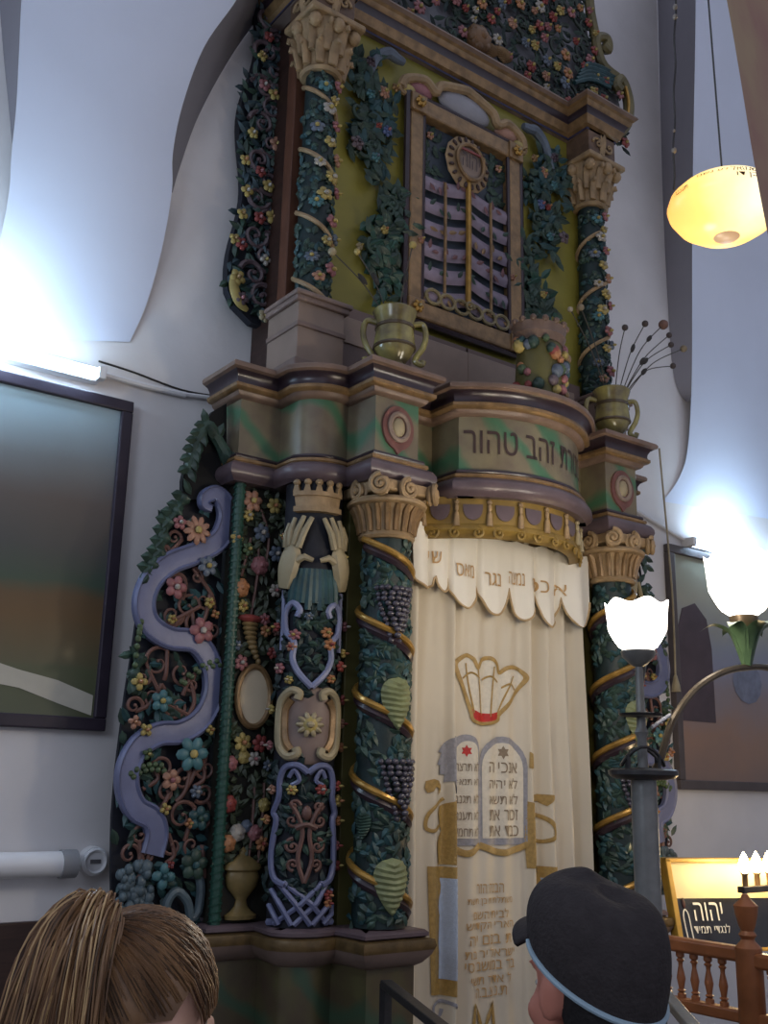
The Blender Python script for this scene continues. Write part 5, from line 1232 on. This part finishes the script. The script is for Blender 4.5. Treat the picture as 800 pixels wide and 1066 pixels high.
# ================================================================== PENDANT GLASS LAMP
pc_ = PD(755, 219, 3.3)
t = thing('hanging_lamp', 'glowing amber glass bowl lamp hung on thin chains at upper right', 'lamp', pc_)
m = MB(); rx = .178
m.lathe(pc_, [(0, -.098), (.05, -.095), (.1, -.08), (.145, -.048), (.172, -.008), (.178, .015), (.168, .045), (.14, .072), (.1, .088), (.09, .085), (.0, .08)], 40); bowl = m.build('glass_bowl', amber, t, origin=pc_)
dirv = (CAM - pc_); dirv.z = 0; dirv.normalize(); side = Vector((dirv.y, -dirv.x, 0)) * -1
def bowlmap(p):
    a = p.x / .178; rr = .178 - .0 + .002; 
    prof = [(.172, -.008), (.178, .015), (.168, .045), (.14, .072)]
    z = p.z; r = .178
    for i in range(3):
        if prof[i][1] <= z <= prof[i + 1][1]: u = (z - prof[i][1]) / (prof[i + 1][1] - prof[i][1]); r = prof[i][0] + (prof[i + 1][0] - prof[i][0]) * u
    d = dirv * cos(a) + side * sin(a); return pc_ + d * (r + .003) + Vector((0, 0, z))
m = MB(bowlmap); m.text(HE('שמואל'), .07, .046, .085, .026); m.text(HE('בן דו'), .075, .016, .065, .02); m.text(HE('לע נשמ'), -.03, .045, .1, .014); m.text(HE('תנצבה'), -.14, .02, .06, .016)
m.build('letters', paint('brown lamp letter', (120, 60, 20)), bowl, smooth=False)
m = MB(); m.lathe((pc_.x, pc_.y, pc_.z - .102), [(0, 0), (.035, .002), (.045, .01), (.035, .014), (0, .014)], 24); m.build('base_cap', paint('pale brass', (220, 190, 150), .3, .1, 8, .05, emit=(255, 200, 150), es=.4), t)
for px, dx in ((712, -.16), (757, .0), (800, .15)):
    b = pc_ + Vector((.8, -.6, 0)) * dx * 1.0 + Vector((0, 0, .07 if dx else .1)); b0 = b - (b - pc_) * 0
    m = MB(); top = PD(px - 8 if px < 730 else (733 if px < 780 else 762), -60, 3.3); top = Vector((top.x, top.y, b.z + 1.5)) if False else top
    n = 40; m.tube([b.lerp(top, k / n) + Vector((.004 * sin(k * .7) if px < 730 else 0, 0, 0)) for k in range(n + 1)], .0032, 5); ch = m.build('chain', irondark, t)
    if px < 730:
        for u, mt, r in ((.86, red, .016), (.74, white, .01), (.70, white, .01), (.16, white, .011), (.24, white, .006)):
            m = MB(); m.ell(b.lerp(top, u), (r * .8, r * .8, r), 8, 6); m.build('bead', mt, ch)

# ================================================================== CANDELABRUM IN FRONT OF THE ARK
LY = 2.35
base = P(676, 950, LY)
t = thing('standing_candelabrum', 'grey metal standing candelabrum with lit tulip glass shades and a curved leafy arm', 'lamp', (base.x, base.y, 0))
bx, by = base.x, base.y
m = MB(); m.lathe((bx, by, 0), [(.2, 0), (.2, .03), (.12, .06), (.05, .1), (.042, .3), (.043, 1.0), (.043, 1.77), (.04, 1.8)], 24); m.build('post', iron, t)
m = MB(); m.lathe((bx, by, 1.8), [(.02, -.02), (.1, -.012), (.115, .0), (.115, .014), (.1, .02), (.02, .024)], 28); m.build('tray', irondark, t)
m = MB(); m.tube([(bx + .07 * cos(a), by + .07 * sin(a), 1.86 + .03 * sin(2 * a)) for a in [k * 2 * pi / 20 for k in range(20)]], .006, 6, True)
for a in (0, 1.57, 3.14, 4.71): m.tube([(bx + .07 * cos(a), by + .07 * sin(a), 1.82), (bx + .07 * cos(a), by + .07 * sin(a), 1.86 + .03 * sin(2 * a))], .006, 6)
m.build('gallery_ring', irondark, t)
m = MB(); m.lathe((bx, by, 1.82), [(.018, 0), (.016, .1), (.024, .12), (.016, .14), (.013, .35)], 14); m.build('upper_stem', iron, t)
m = MB(); m.lathe((bx, by, 1.99), [(.02, 0), (.07, .004), (.075, .012), (.02, .018)], 20); m.build('small_tray', irondark, t)
m = MB(); m.tube([(bx + .04, by + .03, 1.83), (bx + .045, by + .03, 2.1), (bx + .03, by, 2.17)], .008, 6); m.build('side_rod', iron, t)
m = MB(); m.lathe((bx, by, 2.16), [(.012, 0), (.03, .01), (.055, .035), (.06, .055), (.05, .06)], 20); m.build('shade_holder', iron, t)
def tulip(c, name='glass_shade', R=.115, H=.2):
    m = MB(); n = 48; rows = []
    for j in range(13):
        u = j / 12; r0 = R * (.42 + .56 * min(1, u / .42) ** .55 + .06 * u * u)
        row = []
        for k in range(n):
            a = 2 * pi * k / n; sc = .5 + .5 * cos(6 * a); z = H * u * (1 - .1 * (1 - sc) * u) ; r = r0 * (1 + .06 * sc * u * u)
            row.append(m.V((c[0] + r * cos(a), c[1] + r * sin(a), c[2] + z)))
        rows.append(row)
    for j in range(12):
        for k in range(n): m.Fc(rows[j][k], rows[j][(k + 1) % n], rows[j + 1][(k + 1) % n], rows[j + 1][k])
    m.Fc(*rows[0][::-1])
    return m.build(name, shade_glow, t)
tulip((bx, by, 2.215), R=.1, H=.175)
# curved arm towards the right, with leaf cup and shade
p0 = P(684, 812, LY + .02); pts = [p0, P(688, 790, LY), P(700, 752, LY), P(722, 720, LY), P(748, 702, LY), P(775, 695, LY), P(805, 697, LY), P(840, 722, LY), P(862, 770, LY), P(870, 820, LY)]
pts[0] = Vector((bx + .03, by, 1.79))
m = MB(); m.tube(smoothpath(pts, 6), .013, 8); m.build('curved_arm', paint('brass brown', (122, 104, 78), .35, .3, 16, .1, metal=.4), t)
lc_ = P(778, 692, LY)
m = MB()
for k in range(6):
    a = k * pi / 3 + .2; R = .1 if k % 2 else .12
    for seg in range(1):
        d = Vector((cos(a), sin(a), 0)); nn = Vector((-sin(a), cos(a), 0))
        path = [lc_ + d * .01, lc_ + d * .03 + Vector((0, 0, .07)), lc_ + d * .055 + Vector((0, 0, .13)), lc_ + d * (R * .95) + Vector((0, 0, .155)), lc_ + d * (R * 1.35) + Vector((0, 0, .13))]
        wd = [.012, .026, .036, .028, .002]; rows = []
        for q, w in zip(smoothpath(path, 3), [wd[0] + (wd[1] - wd[0]) * 0 for _ in range(13)]): rows.append(q)
        n = len(rows); rr = []
        for i, q in enumerate(rows):
            u = i / (n - 1) * 4; j = min(3, int(u)); w = wd[j] + (wd[j + 1] - wd[j]) * (u - j)
            rr.append((m.V(q + nn * w), m.V(q + d * .008 - Vector((0, 0, .006))), m.V(q - nn * w)))
        for i in range(n - 1):
            for q in (0, 1): m.Fc(rr[i][q], rr[i][q + 1], rr[i + 1][q + 1], rr[i + 1][q])
m.build('leaf_cup', leafmetal, t)
m = MB(); m.lathe((lc_.x, lc_.y, lc_.z), [(.016, 0), (.02, .06), (.03, .1), (.05, .13), (.055, .185), (.04, .19)], 16); m.build('socket_cup', paint('bronze socket', (120, 98, 70), .35, .3, 16, .1, metal=.4), t)
tulip((lc_.x, lc_.y, lc_.z + .19), R=.125, H=.24)
m = MB(); m.tube([P(679, 757, LY), P(698, 744, LY)], .006, 6); m.build('bracket', whiteplastic, t)

# ================================================================== LIT PLAQUE, LAMP ROW, RAILING
a, b, c_, d_ = P(690, 893, 3.55), P(708, 988, 3.62), P(812, 986, 3.3), P(812, 884, 3.3)
px_ = (d_ - a); px_.z = 0; Wd = px_.length; px_.normalize(); nrm = Vector((px_.y, -px_.x, 0)); upv = Vector((.0, 0, 1)) + nrm * -.25 + px_ * .0
upv.normalize(); H_ = .44
def pl(p): return a + px_ * p.x + upv * (p.z - H_) + nrm * (-p.y)
t = thing('lettered_plaque', 'black plaque lettered in white with a drawn candle in a yellow lit frame', 'plaque', a + upv * -H_)
m = MB(pl); m.box((0, 0, 0), (Wd, .04, H_)); m.build('backing', paint('yellow varnished wood', (204, 160, 70), .35, .2, 10, .1), t, smooth=False)
yf = paint('yellow varnished wood', (0, 0, 0))
for lo, hi in (((0, -.03, 0), (.028, .01, H_)), ((0, -.03, H_ - .02), (Wd, .01, H_)), ((0, -.03, 0), (Wd, .01, .015)), ((Wd - .02, -.03, 0), (Wd, .01, H_))):
    m = MB(pl); m.box(lo, hi); m.build('frame_bar', yf, t, bevel=.004, smooth=False)
m = MB(pl); m.box((.028, -.006, .012), (Wd - .02, .002, H_ * .56)); m.build('black_panel', paint('black glossy panel', (38, 36, 44), .25, .2, 5, .03, spec=.6), t, smooth=False)
m = MB(pl); m.box((.028, -.005, H_ * .56), (Wd - .02, .002, H_ - .02)); m.build('pale_panel', paint('cream upper panel', (214, 196, 150), .4, .1, 5, .05), t, smooth=False)
wl = paint('white lettering', (226, 220, 206), .4, .05, 5, 0, emit=(226, 220, 206), es=.12)
m = MB(pl); m.text(HE('יהוה'), .2, .185, .16, .085, -.011); m.text(HE('לנגדי תמיד'), .205, .105, .2, .042, -.011); m.build('letters', wl, t, smooth=False)
m = MB(pl); m.tube(smoothpath([(.065, -.01, .03), (.06, -.01, .1), (.058, -.01, .17), (.072, -.01, .195), (.086, -.01, .17), (.09, -.01, .1), (.094, -.01, .03)], 4) + [Vector((.065, -.01, .03))], .0035, 5); cd = m.build('drawn_candle', wl, t)
m = MB(pl); m.ell((.07, -.01, .225), (.009, .004, .026), 8, 6); m.build('drawn_flame', paint('dark red paint', (96, 40, 36)), cd)
# row of electric candles on a bar
bp_ = P(792, 925, 3.2)
t = thing('electric_candle_row', 'row of lit electric candle bulbs on a dark bar beside the plaque', 'lamp', (bp_.x, bp_.y, 1.22))
ex = Vector((.8, -.6, 0))
m = MB(); m.box((bp_.x - .16, bp_.y - .02, bp_.z - .015), (bp_.x + .34, bp_.y + .02, bp_.z + .015)); m.build('bar', irondark, t, bevel=.004, smooth=False)
m = MB(); m.lathe((bp_.x - .13, bp_.y, .0), [(.02, 0), (.012, .02), (.012, bp_.z)], 10); m.build('leg', irondark, t); m = MB(); m.lathe((bp_.x + .3, bp_.y, .0), [(.02, 0), (.012, .02), (.012, bp_.z)], 10); m.build('leg', irondark, t)
for k in range(5):
    x = bp_.x - .12 + .1 * k
    m = MB(); m.lathe((x, bp_.y, bp_.z + .015), [(.014, 0), (.014, .05), (.018, .055), (.018, .06)], 10); cs = m.build('candle_socket', gold, t)
    m = MB(); m.lathe((x, bp_.y, bp_.z + .075), [(.01, 0), (.024, .02), (.028, .04), (.018, .07), (.002, .1)], 10); m.build('flame_bulb', bulb_glow, cs)

# wooden railing with turned balusters
r0, r1 = P(690, 985, 2.95), P(780, 994, 2.55)
r0 = Vector((r0.x, r0.y, 1.18)); r1 = Vector((r1.x, r1.y, 1.18))
t = thing('wooden_railing', 'turned wooden railing with newel post in front of the plaque', 'railing', (r1.x, r1.y, 0))
dr = (r1 - r0).normalized(); nr_ = Vector((dr.y, -dr.x, 0))
def rl(p): return r0 + dr * p.x + nr_ * (-p.y) + Vector((0, 0, p.z))
LR = (r1 - r0).length
m = MB(rl); m.box((-.3, -.03, -.055), (LR, .03, 0)); m.build('handrail', railwood, t, bevel=.012)
m = MB(rl); m.box((-.3, -.025, -.27), (LR, .025, -.225)); m.build('lower_rail', railwood, t, bevel=.008)
def turned(p, H, s, name, mt):
    m = MB(); k = H
    m.lathe((p.x, p.y, p.z), [(r * s, z * k) for r, z in ((1, 0), (1, .1), (.6, .13), (1.05, .17), (.6, .2), (.75, .28), (1.05, .42), (.8, .55), (.5, .68), (.55, .75), (.95, .8), (.55, .84), (1, .88), (1, 1))], 12); m.build(name, mt, t)
for k in range(9):
    u = -.24 + k * .065
    if u < LR - .02: turned(rl(Vector((u, 0, -.228))), .178, .017, 'baluster', railwood)
m = MB(); z_ = r1.z
m.lathe((r1.x, r1.y, 0), [(.05, 0), (.05, z_ - .3), (.04, z_ - .29), (.05, z_ - .27), (.05, z_ + .0), (.03, z_ + .02), (.024, z_ + .03), (.034, z_ + .045), (.024, z_ + .06), (.032, z_ + .08), (.042, z_ + .12), (.046, z_ + .15), (.03, z_ + .165), (.018, z_ + .175), (.012, z_ + .19), (0, z_ + .195)], 20); m.build('newel_post', railwood, t)
m = MB(rl); m.box((-.33, -.03, -1.18), (-.27, .03, 0)); m.build('end_post', railwood, t, bevel=.006)
m = MB(rl); m.box((LR + .02, -.03, -.07), (LR + .5, .03, -.015)); m.build('handrail', railwood, t, bevel=.012)
for k in range(6): turned(rl(Vector((LR + .09 + .07 * k, 0, -.228))), .165, .017, 'baluster', railwood)
m = MB(rl); m.box((LR + .0, -.025, -.27), (LR + .5, .025, -.225)); m.build('lower_rail', railwood, t, bevel=.008)
m = MB(rl); m.box((LR + .47, -.03, -1.18), (LR + .53, .03, 0)); m.build('end_post', railwood, t, bevel=.006)

# iron handrails of the ark steps
def handrail(p0, p1, label, mt):
    t = thing('handrail', label, 'handrail', (p0.x, p0.y, 0), None)
    m = MB(); d = (p1 - p0); side = Vector((d.y, -d.x, 0)).normalized() * .022; up = Vector((0, 0, .014))
    i = [m.V(q + s_ + u) for q in (p0, p1) for s_ in (-side, side) for u in (-up, up)]
    for q in ((0, 1, 3, 2), (4, 6, 7, 5), (0, 4, 5, 1), (2, 3, 7, 6), (0, 2, 6, 4), (1, 5, 7, 3)): m.Fc(*[i[k] for k in q])
    m.build('rail', mt, t, bevel=.004, smooth=False)
    for q in (p0, p1):
        m = MB(); m.box((q.x - .016, q.y - .016, 0), (q.x + .016, q.y + .016, q.z)); m.build('post', mt, t, smooth=False)
    m = MB(); mid = p0.lerp(p1, .5); m.tube(smoothpath([p0 - Vector((0, 0, .25)), p0.lerp(p1, .18) - Vector((0, 0, .12)), p0.lerp(p1, .36) - Vector((0, 0, .2)), p0.lerp(p1, .46) - Vector((0, 0, .4))], 6), .008, 6); m.build('curved_bar', mt, t)
h0 = P(402, 1024, 3.2); h1 = P(470, 1078, 2.6); handrail(h0, h1, 'dark iron handrail sloping down in front of the ark base', irondark)
h0 = P(686, 1028, 2.6); h1 = P(735, 1085, 2.1); handrail(h0, h1, 'grey iron handrail sloping down beside the man in the cap', iron)
# ================================================================== PEOPLE
def remesh(mb, voxel, name, mat, parent, smooth_it=6, label=None):
    o = mb.build(name + ' source', mat)
    o.modifiers.new('r', 'REMESH').mode = 'VOXEL'; o.modifiers['r'].voxel_size = voxel
    s = o.modifiers.new('s', 'SMOOTH'); s.iterations = smooth_it; s.factor = .5
    bpy.context.view_layer.update()
    me = bpy.data.meshes.new_from_object(o.evaluated_get(bpy.context.evaluated_depsgraph_get()))
    me.name = name; loc = o.location.copy(); bpy.data.objects.remove(o)
    me.polygons.foreach_set('use_smooth', [True] * len(me.polygons))
    n = bpy.data.objects.new(name, me); C.objects.link(n); n.parent = parent; n.location = loc - WL[parent.name]; WL[n.name] = loc
    if not me.materials: me.materials.append(mat)
    if label: n['label'] = label
    return n
def limb(m, pts, rads, n=10):
    pts = [Vector(p) for p in pts]
    m.tube(pts, rads, n)
    for p, r in zip(pts, rads): m.ell(p, r, 10, 8)
def person(label, feet, face_dir, H, head_c, shirt, skin):
    """standing person; local +y = facing, x = own right"""
    t = thing('person', label, 'person', (feet[0], feet[1], 0))
    fy = Vector((face_dir[0], face_dir[1], 0)).normalized(); fx = Vector((fy.y, -fy.x, 0)); o = Vector((feet[0], feet[1], 0))
    W = lambda p: o + fx * p[0] + fy * p[1] + Vector((0, 0, p[2]))
    k = H / 1.65
    S = lambda *p: tuple(v * k for v in p)
    m = MB(lambda p: W(p * k))
    hz = 1.53
    # head: cranium, face, jaw, nose, ears, lips, brow
    m.ell((0, -.012, hz + .015), (.073, .092, .095), 20, 14); m.ell((0, .03, hz - .045), (.058, .06, .075), 16, 12); m.ell((0, .055, hz - .1), (.034, .032, .026), 12, 8)
    m.ell((0, .092, hz - .03), (.012, .018, .024), 8, 6); m.ell((0, .083, hz - .07), (.024, .01, .009), 8, 6); m.ell((0, .078, hz + .012), (.05, .012, .012), 10, 6)
    for sg in (-1, 1):
        m.ell((sg * .076, -.005, hz - .02), (.009, .02, .033), 10, 8); m.ell((sg * .04, .06, hz - .045), (.02, .02, .02), 8, 6); m.ell((sg * .08, -.016, hz - .005), (.007, .012, .018), 8, 6)
    limb(m, [(0, -.02, hz - .06), (0, -.025, 1.4)], [.052, .058])
    limb(m, [(0, -.01, 1.33), (0, 0, 1.2), (0, .005, 1.05), (0, 0, .92)], [.1, .12, .11, .125])
    for sg in (-1, 1):
        m.ell((sg * .09, -.005, 1.3), (.09, .085, .1), 14, 10); m.ell((sg * .06, 0, 1.15), (.09, .1, .16), 14, 10); m.ell((sg * .07, -.01, .92), (.1, .11, .12), 14, 10)
        limb(m, [(sg * .175, -.01, 1.35), (sg * .21, -.02, 1.2), (sg * .225, -.02, 1.07), (sg * .235, .02, .93), (sg * .235, .05, .84)], [.052, .045, .038, .034, .025])
        m.ell((sg * .235, .06, .79), (.018, .036, .05), 10, 8)
        for f, (dy, L) in enumerate(((.088, .075), (.07, .085), (.05, .082), (.03, .065))): limb(m, [(sg * .237, dy, .765), (sg * .235, dy + .006, .765 - L * .5), (sg * .226, dy + .004, .765 - L)], [.0105, .0095, .008], 7)
        limb(m, [(sg * .225, .09, .81), (sg * .215, .115, .785), (sg * .208, .12, .755)], [.012, .011, .009], 7)
        limb(m, [(sg * .09, -.005, .86), (sg * .095, .005, .66), (sg * .095, .01, .48), (sg * .095, -.015, .3), (sg * .095, -.02, .09)], [.085, .07, .055, .05, .036])
        m.ell((sg * .097, .05, .04), (.04, .12, .038), 12, 8)
    body = remesh(m, .009, 'body', skin, t, 3)
    for nm, mt, draw in (('shirt', shirt, 0), ('trousers', trouser_m, 1), ('shoe', shoe_m, 2), ('shoe', shoe_m, 3)):
        m = MB(lambda p: W(p * k))
        if draw == 0:
            limb(m, [(0, -.01, 1.36), (0, 0, 1.2), (0, .005, 1.05), (0, 0, .9)], [.1, .132, .124, .14])
            for sg in (-1, 1):
                m.ell((sg * .09, -.005, 1.31), (.105, .1, .108), 14, 10); m.ell((sg * .06, 0, 1.15), (.105, .114, .17), 14, 10); m.ell((sg * .07, -.01, .92), (.112, .124, .12), 14, 10)
                limb(m, [(sg * .175, -.01, 1.355), (sg * .21, -.02, 1.2), (sg * .225, -.02, 1.07), (sg * .235, .02, .93)], [.066, .058, .05, .046])
        elif draw == 1:
            for sg in (-1, 1):
                m.ell((sg * .07, -.01, .88), (.108, .12, .11), 14, 10); limb(m, [(sg * .09, -.005, .86), (sg * .095, .005, .66), (sg * .095, .01, .48), (sg * .095, -.015, .3), (sg * .095, -.02, .1)], [.097, .082, .068, .064, .056])
        else:
            sg = -1 if draw == 2 else 1; m.ell((sg * .097, .05, .045), (.047, .13, .045), 12, 8); m.ell((sg * .097, -.02, .08), (.045, .05, .045), 10, 8)
        remesh(m, .014, nm, mt, t, 3)
    for sg in (-1, 1):
        m = MB(lambda p: W(p * k)); m.ell((sg * .03, .064, hz - .012), (.012, .008, .007), 10, 8); m.build('eye', paint('eye', (220, 216, 208), .2, .05, 5, 0), t)
    return t, W, k, hz

rt = Vector((.8, -.6, 0)); aw = Vector((.6, .8, 0))
# ---- woman with ponytail
hc = PD(152, 1041, 1.27)
Hw = 1.62
wdir = (rt * .74 + aw * .67)
wt, W, k, hz = person('woman with dark blond hair in a high ponytail seen from behind at lower left', (hc.x, hc.y), (wdir.x, wdir.y), 1.65 * (hc.z + .0) / 1.545, hc, shirt_a, skin_m)
rnd = random.Random(200)
# scalp hair: shell plus combed strands drawn to the tie
cen = Vector((0, -.012, hz + .018))
tie = Vector((.0, -.072, hz + .103))
def scalp(th, ph, e=0):
    return cen + Vector(((.081 + e) * sin(th) * cos(ph), (.101 + e) * sin(th) * sin(ph), (.103 + e) * cos(th)))
m = MB(lambda p: W(p * k))
n1, n2 = 14, 32; rows = []
for j in range(n1 + 1):
    row = []
    for i in range(n2):
        ph = 2 * pi * i / n2; fr = max(0, sin(ph)) ; lim = 2.3 - .72 * fr ** .7 - (.62 if abs(cos(ph)) > .8 and -.5 < sin(ph) < .5 else 0)
        row.append(m.V(scalp(lim * j / n1 + .001, ph, .004)))
    rows.append(row)
for j in range(n1):
    for i in range(n2): m.Fc(rows[j][i], rows[j][(i + 1) % n2], rows[j + 1][(i + 1) % n2], rows[j + 1][i])
hair = m.build('hair', hair_m, wt, label='dark blond hair drawn back')
m = MB(lambda p: W(p * k)); m2 = MB(lambda p: W(p * k))
def slerp_to_tie(p, u, lift):
    q = p.lerp(tie, u); d = (q - cen); s_ = math.sqrt((d.x / .086) ** 2 + (d.y / .106) ** 2 + (d.z / .108) ** 2)
    return cen + d / max(.2, s_) * (1 + lift)
for q in range(1500):
    ph = rnd.uniform(0, 2 * pi); fr = max(0, sin(ph)); lim = 2.3 - .72 * fr ** .7 - (.62 if abs(cos(ph)) > .8 and -.5 < sin(ph) < .5 else 0)
    th = lim * rnd.uniform(.25, 1.0); p = scalp(th, ph, .004); lf = rnd.uniform(0, .035)
    pts = [slerp_to_tie(p, u, lf * sin(pi * u)) for u in (0, .18, .36, .54, .72, .88, 1)]
    (m if q % 3 else m2).tube(pts, [.0008, .0013, .0015, .0015, .0014, .0013, .0013], 4)
m.build('combed_strands', hair_m, hair); m2.build('dark_strands', hair_d, hair)
# ponytail bundle
tw = W(tie * k); back = -wdir
m = MB(); m2 = MB(); m3 = MB()
left = -rt
for q in range(2000):
    a = rnd.uniform(0, 2 * pi); rr = math.sqrt(rnd.random())
    s1 = rt * (rr * cos(a) * .02) + Vector((0, 0, rr * sin(a) * .02))
    spread = rnd.uniform(-1, 1); L = rnd.uniform(.2, .36); dep = rnd.uniform(-1, 1)
    p0 = tw + s1
    near = -aw
    p1 = p0 + left * (.004 + .016 * spread) + near * (.03 + .012 * dep) + Vector((0, 0, .012 + .02 * rnd.random()))
    p2 = p1 + left * (.016 + .017 * spread) + near * (.022 + .012 * dep) + Vector((0, 0, -.03 - .03 * rnd.random()))
    p3 = p2 + left * (.014 + .013 * spread) + near * .008 * dep + Vector((0, 0, -L * .42))
    p4 = p3 + left * (.012 + .022 * spread) - near * .01 * dep + Vector((rnd.uniform(-.015, .015), 0, -L * .5))
    pts = smoothpath([p0, p1, p2, p3, p4], 4); n = len(pts); ph_ = rnd.uniform(0, 6.28); am = rnd.uniform(.001, .006)
    pts = [q_ + rt * (am * sin(ph_ + i_ * .55) * i_ / n) for i_, q_ in enumerate(pts)]
    (m if q % 3 else (m2 if q % 2 else m3)).tube(pts, [.00165 * (1 - .4 * i / n) for i in range(n)], 4)
pt_ = m.build('ponytail', hair_m, hair, label='loose high ponytail') if False else m.build('ponytail', hair_m, wt, label='loose high ponytail falling to the left')
m2.build('dark_strands', hair_d, pt_); m3.build('light_strands', paint('light blond strand', (186, 152, 108), .42, .3, 30, .1), pt_)
m = MB(); dd = (W(tie * k) - W(cen * k)).normalized(); uu = Vector((0, 0, 1)).cross(dd).normalized(); vv = dd.cross(uu)
m.tube([tw + (uu * cos(a) + vv * sin(a)) * .024 for a in [k_ * 2 * pi / 16 for k_ in range(16)]], .007, 6, True); m.build('hair_tie', purple, wt)

# ---- man with cap
mc = PD(613, 978, 1.40)
mdir = (aw * .86 - rt * .5)
mt_, W, k, hz = person('man in a charcoal cap with pale blue piping seen from behind at lower right', (mc.x, mc.y), (mdir.x, mdir.y), 1.65 * (mc.z - .035) / 1.545, mc, shirt_b, skin_r)
cen = Vector((0, -.012, hz + .035))
# cap: rim ellipse tilted down at the nape, full soft crown
m = MB(lambda p: W(p * k)); n2 = 40
def rim(a, e=0):   # a = 0 facing front
    return Vector(((.079 + e) * sin(a), -.012 + (.1 + e) * cos(a), hz + .012 + .05 * cos(a)))
prof = [(0, 0), (.004, .012), (.009, .035), (.009, .062), (.0, .09), (-.02, .107), (-.05, .116), (-.08, .118)]
rows = []
for e, z in prof:
    row = []
    for i in range(n2):
        a = 2 * pi * i / n2; q = rim(a, 0); f = 1 + e / .1
        back_ = .5 - .5 * cos(a)
        x = q.x * f; y = -.012 + (q.y + .012) * f - .012 * (z / .11) * 1.0
        zz = q.z * (1 - z / .16) + (hz + .012) * (z / .16) + z * 1.0 + .003 * sin(3 * a + 1) * (z / .11) - back_ * .006
        row.append(m.V((x, y, zz)))
    rows.append(row)
for j in range(len(rows) - 1):
    for i in range(n2): m.Fc(rows[j][i], rows[j][(i + 1) % n2], rows[j + 1][(i + 1) % n2], rows[j + 1][i])
m.Fc(*rows[-1])
cap = m.build('cap', cap_m, mt_, label='charcoal cloth cap with short brim')
sub = cap.modifiers.new('sub', 'SUBSURF'); sub.levels = 1; sub.render_levels = 2
m = MB(lambda p: W(p * k)); m.tube([rim(2 * pi * i / 40, .002) for i in range(40)], .0042, 8, True); m.build('piping', capband_m, cap, label='pale blue piping')
m = MB(lambda p: W(p * k)); g = []
for j in range(6):
    u = j / 5; row = []
    for i in range(17):
        a = -.9 + 1.8 * i / 16; q = rim(a, 0); out = .045 * u * (max(0, cos(a * 1.2)) ** .6)
        row.append(m.V((q.x * (1 + .05 * u), q.y + out, q.z + .006 - .004 * u - .012 * abs(sin(a)) * u)))
    g.append(row)
for j in range(5):
    for i in range(16): m.Fc(g[j][i], g[j][i + 1], g[j + 1][i + 1], g[j + 1][i])
br = m.build('brim', cap_m, cap); so = br.modifiers.new('thick', 'SOLIDIFY'); so.thickness = .006; so.offset = 0
# cropped hair below the cap
m = MB(lambda p: W(p * k)); rows = []
for j in range(7):
    row = []
    for i in range(25):
        a = .62 + (2 * pi - 1.24) * i / 24; e = 0; q = rim(a, -.004); u = j / 6
        row.append(m.V((q.x * (1 - .10 * u), -.012 + (q.y + .012) * (1 - .16 * u), q.z - .075 * u * (1 if abs(a - pi) < 1.3 else .55))))
    rows.append(row)
for j in range(6):
    for i in range(24): m.Fc(rows[j][i], rows[j][i + 1], rows[j + 1][i + 1], rows[j + 1][i])
m.build('hair', paint('dark hair', (38, 34, 36), .6, .3, 40, .3), mt_)

# ================================================================== LIGHT
w = bpy.data.worlds.new('world'); bpy.context.scene.world = w; w.use_nodes = True
bg = w.node_tree.nodes['Background']; bg.inputs[0].default_value = (*lin((206, 212, 232)), 1); bg.inputs[1].default_value = .72
def light(name, kind, loc, power, col, size=.3, tgt=None, spread=None):
    l = bpy.data.lights.new(name, kind); l.energy = power; l.color = col
    if kind == 'AREA': l.size = size; l.shape = 'DISK'
    if kind == 'POINT': l.shadow_soft_size = size
    o = bpy.data.objects.new(name, l); C.objects.link(o); o.location = loc
    if tgt: o.rotation_euler = (Vector(tgt) - Vector(loc)).to_track_quat('-Z', 'Y').to_euler()
    return o
light('left_window_light', 'AREA', (-2.5, 1.0, 3.6), 46, (.72, .84, 1), 1.6, (1.5, 4.4, 2.6))
light('lamp_warmth', 'POINT', (bx, by, 2.5), 18, (1, .84, .6), .1)
light('arm_lamp_warmth', 'POINT', (lc_.x, lc_.y, lc_.z + .5), 12, (1, .9, .74), .1)
light('candle_row_warmth', 'POINT', (bp_.x, bp_.y - .1, bp_.z + .22), 9, (1, .74, .42), .06)
light('left_tube_light', 'AREA', (.9, 4.22, 3.56), 13, (.6, .82, 1), .5, (.95, 4.4, 3.75))
light('left_tube_down', 'AREA', (.8, 4.2, 3.5), 5, (.66, .84, 1), .3, (.8, 4.37, 3.1))
light('right_tube_light', 'AREA', (6.3, 4.22, 3.44), 9, (.6, .82, 1), .5, (6.3, 4.4, 3.72))
sc = bpy.context.scene
sc.view_settings.view_transform = 'Standard'; sc.view_settings.look = 'None'; sc.view_settings.exposure = 0
sc.cycles.use_denoising = True
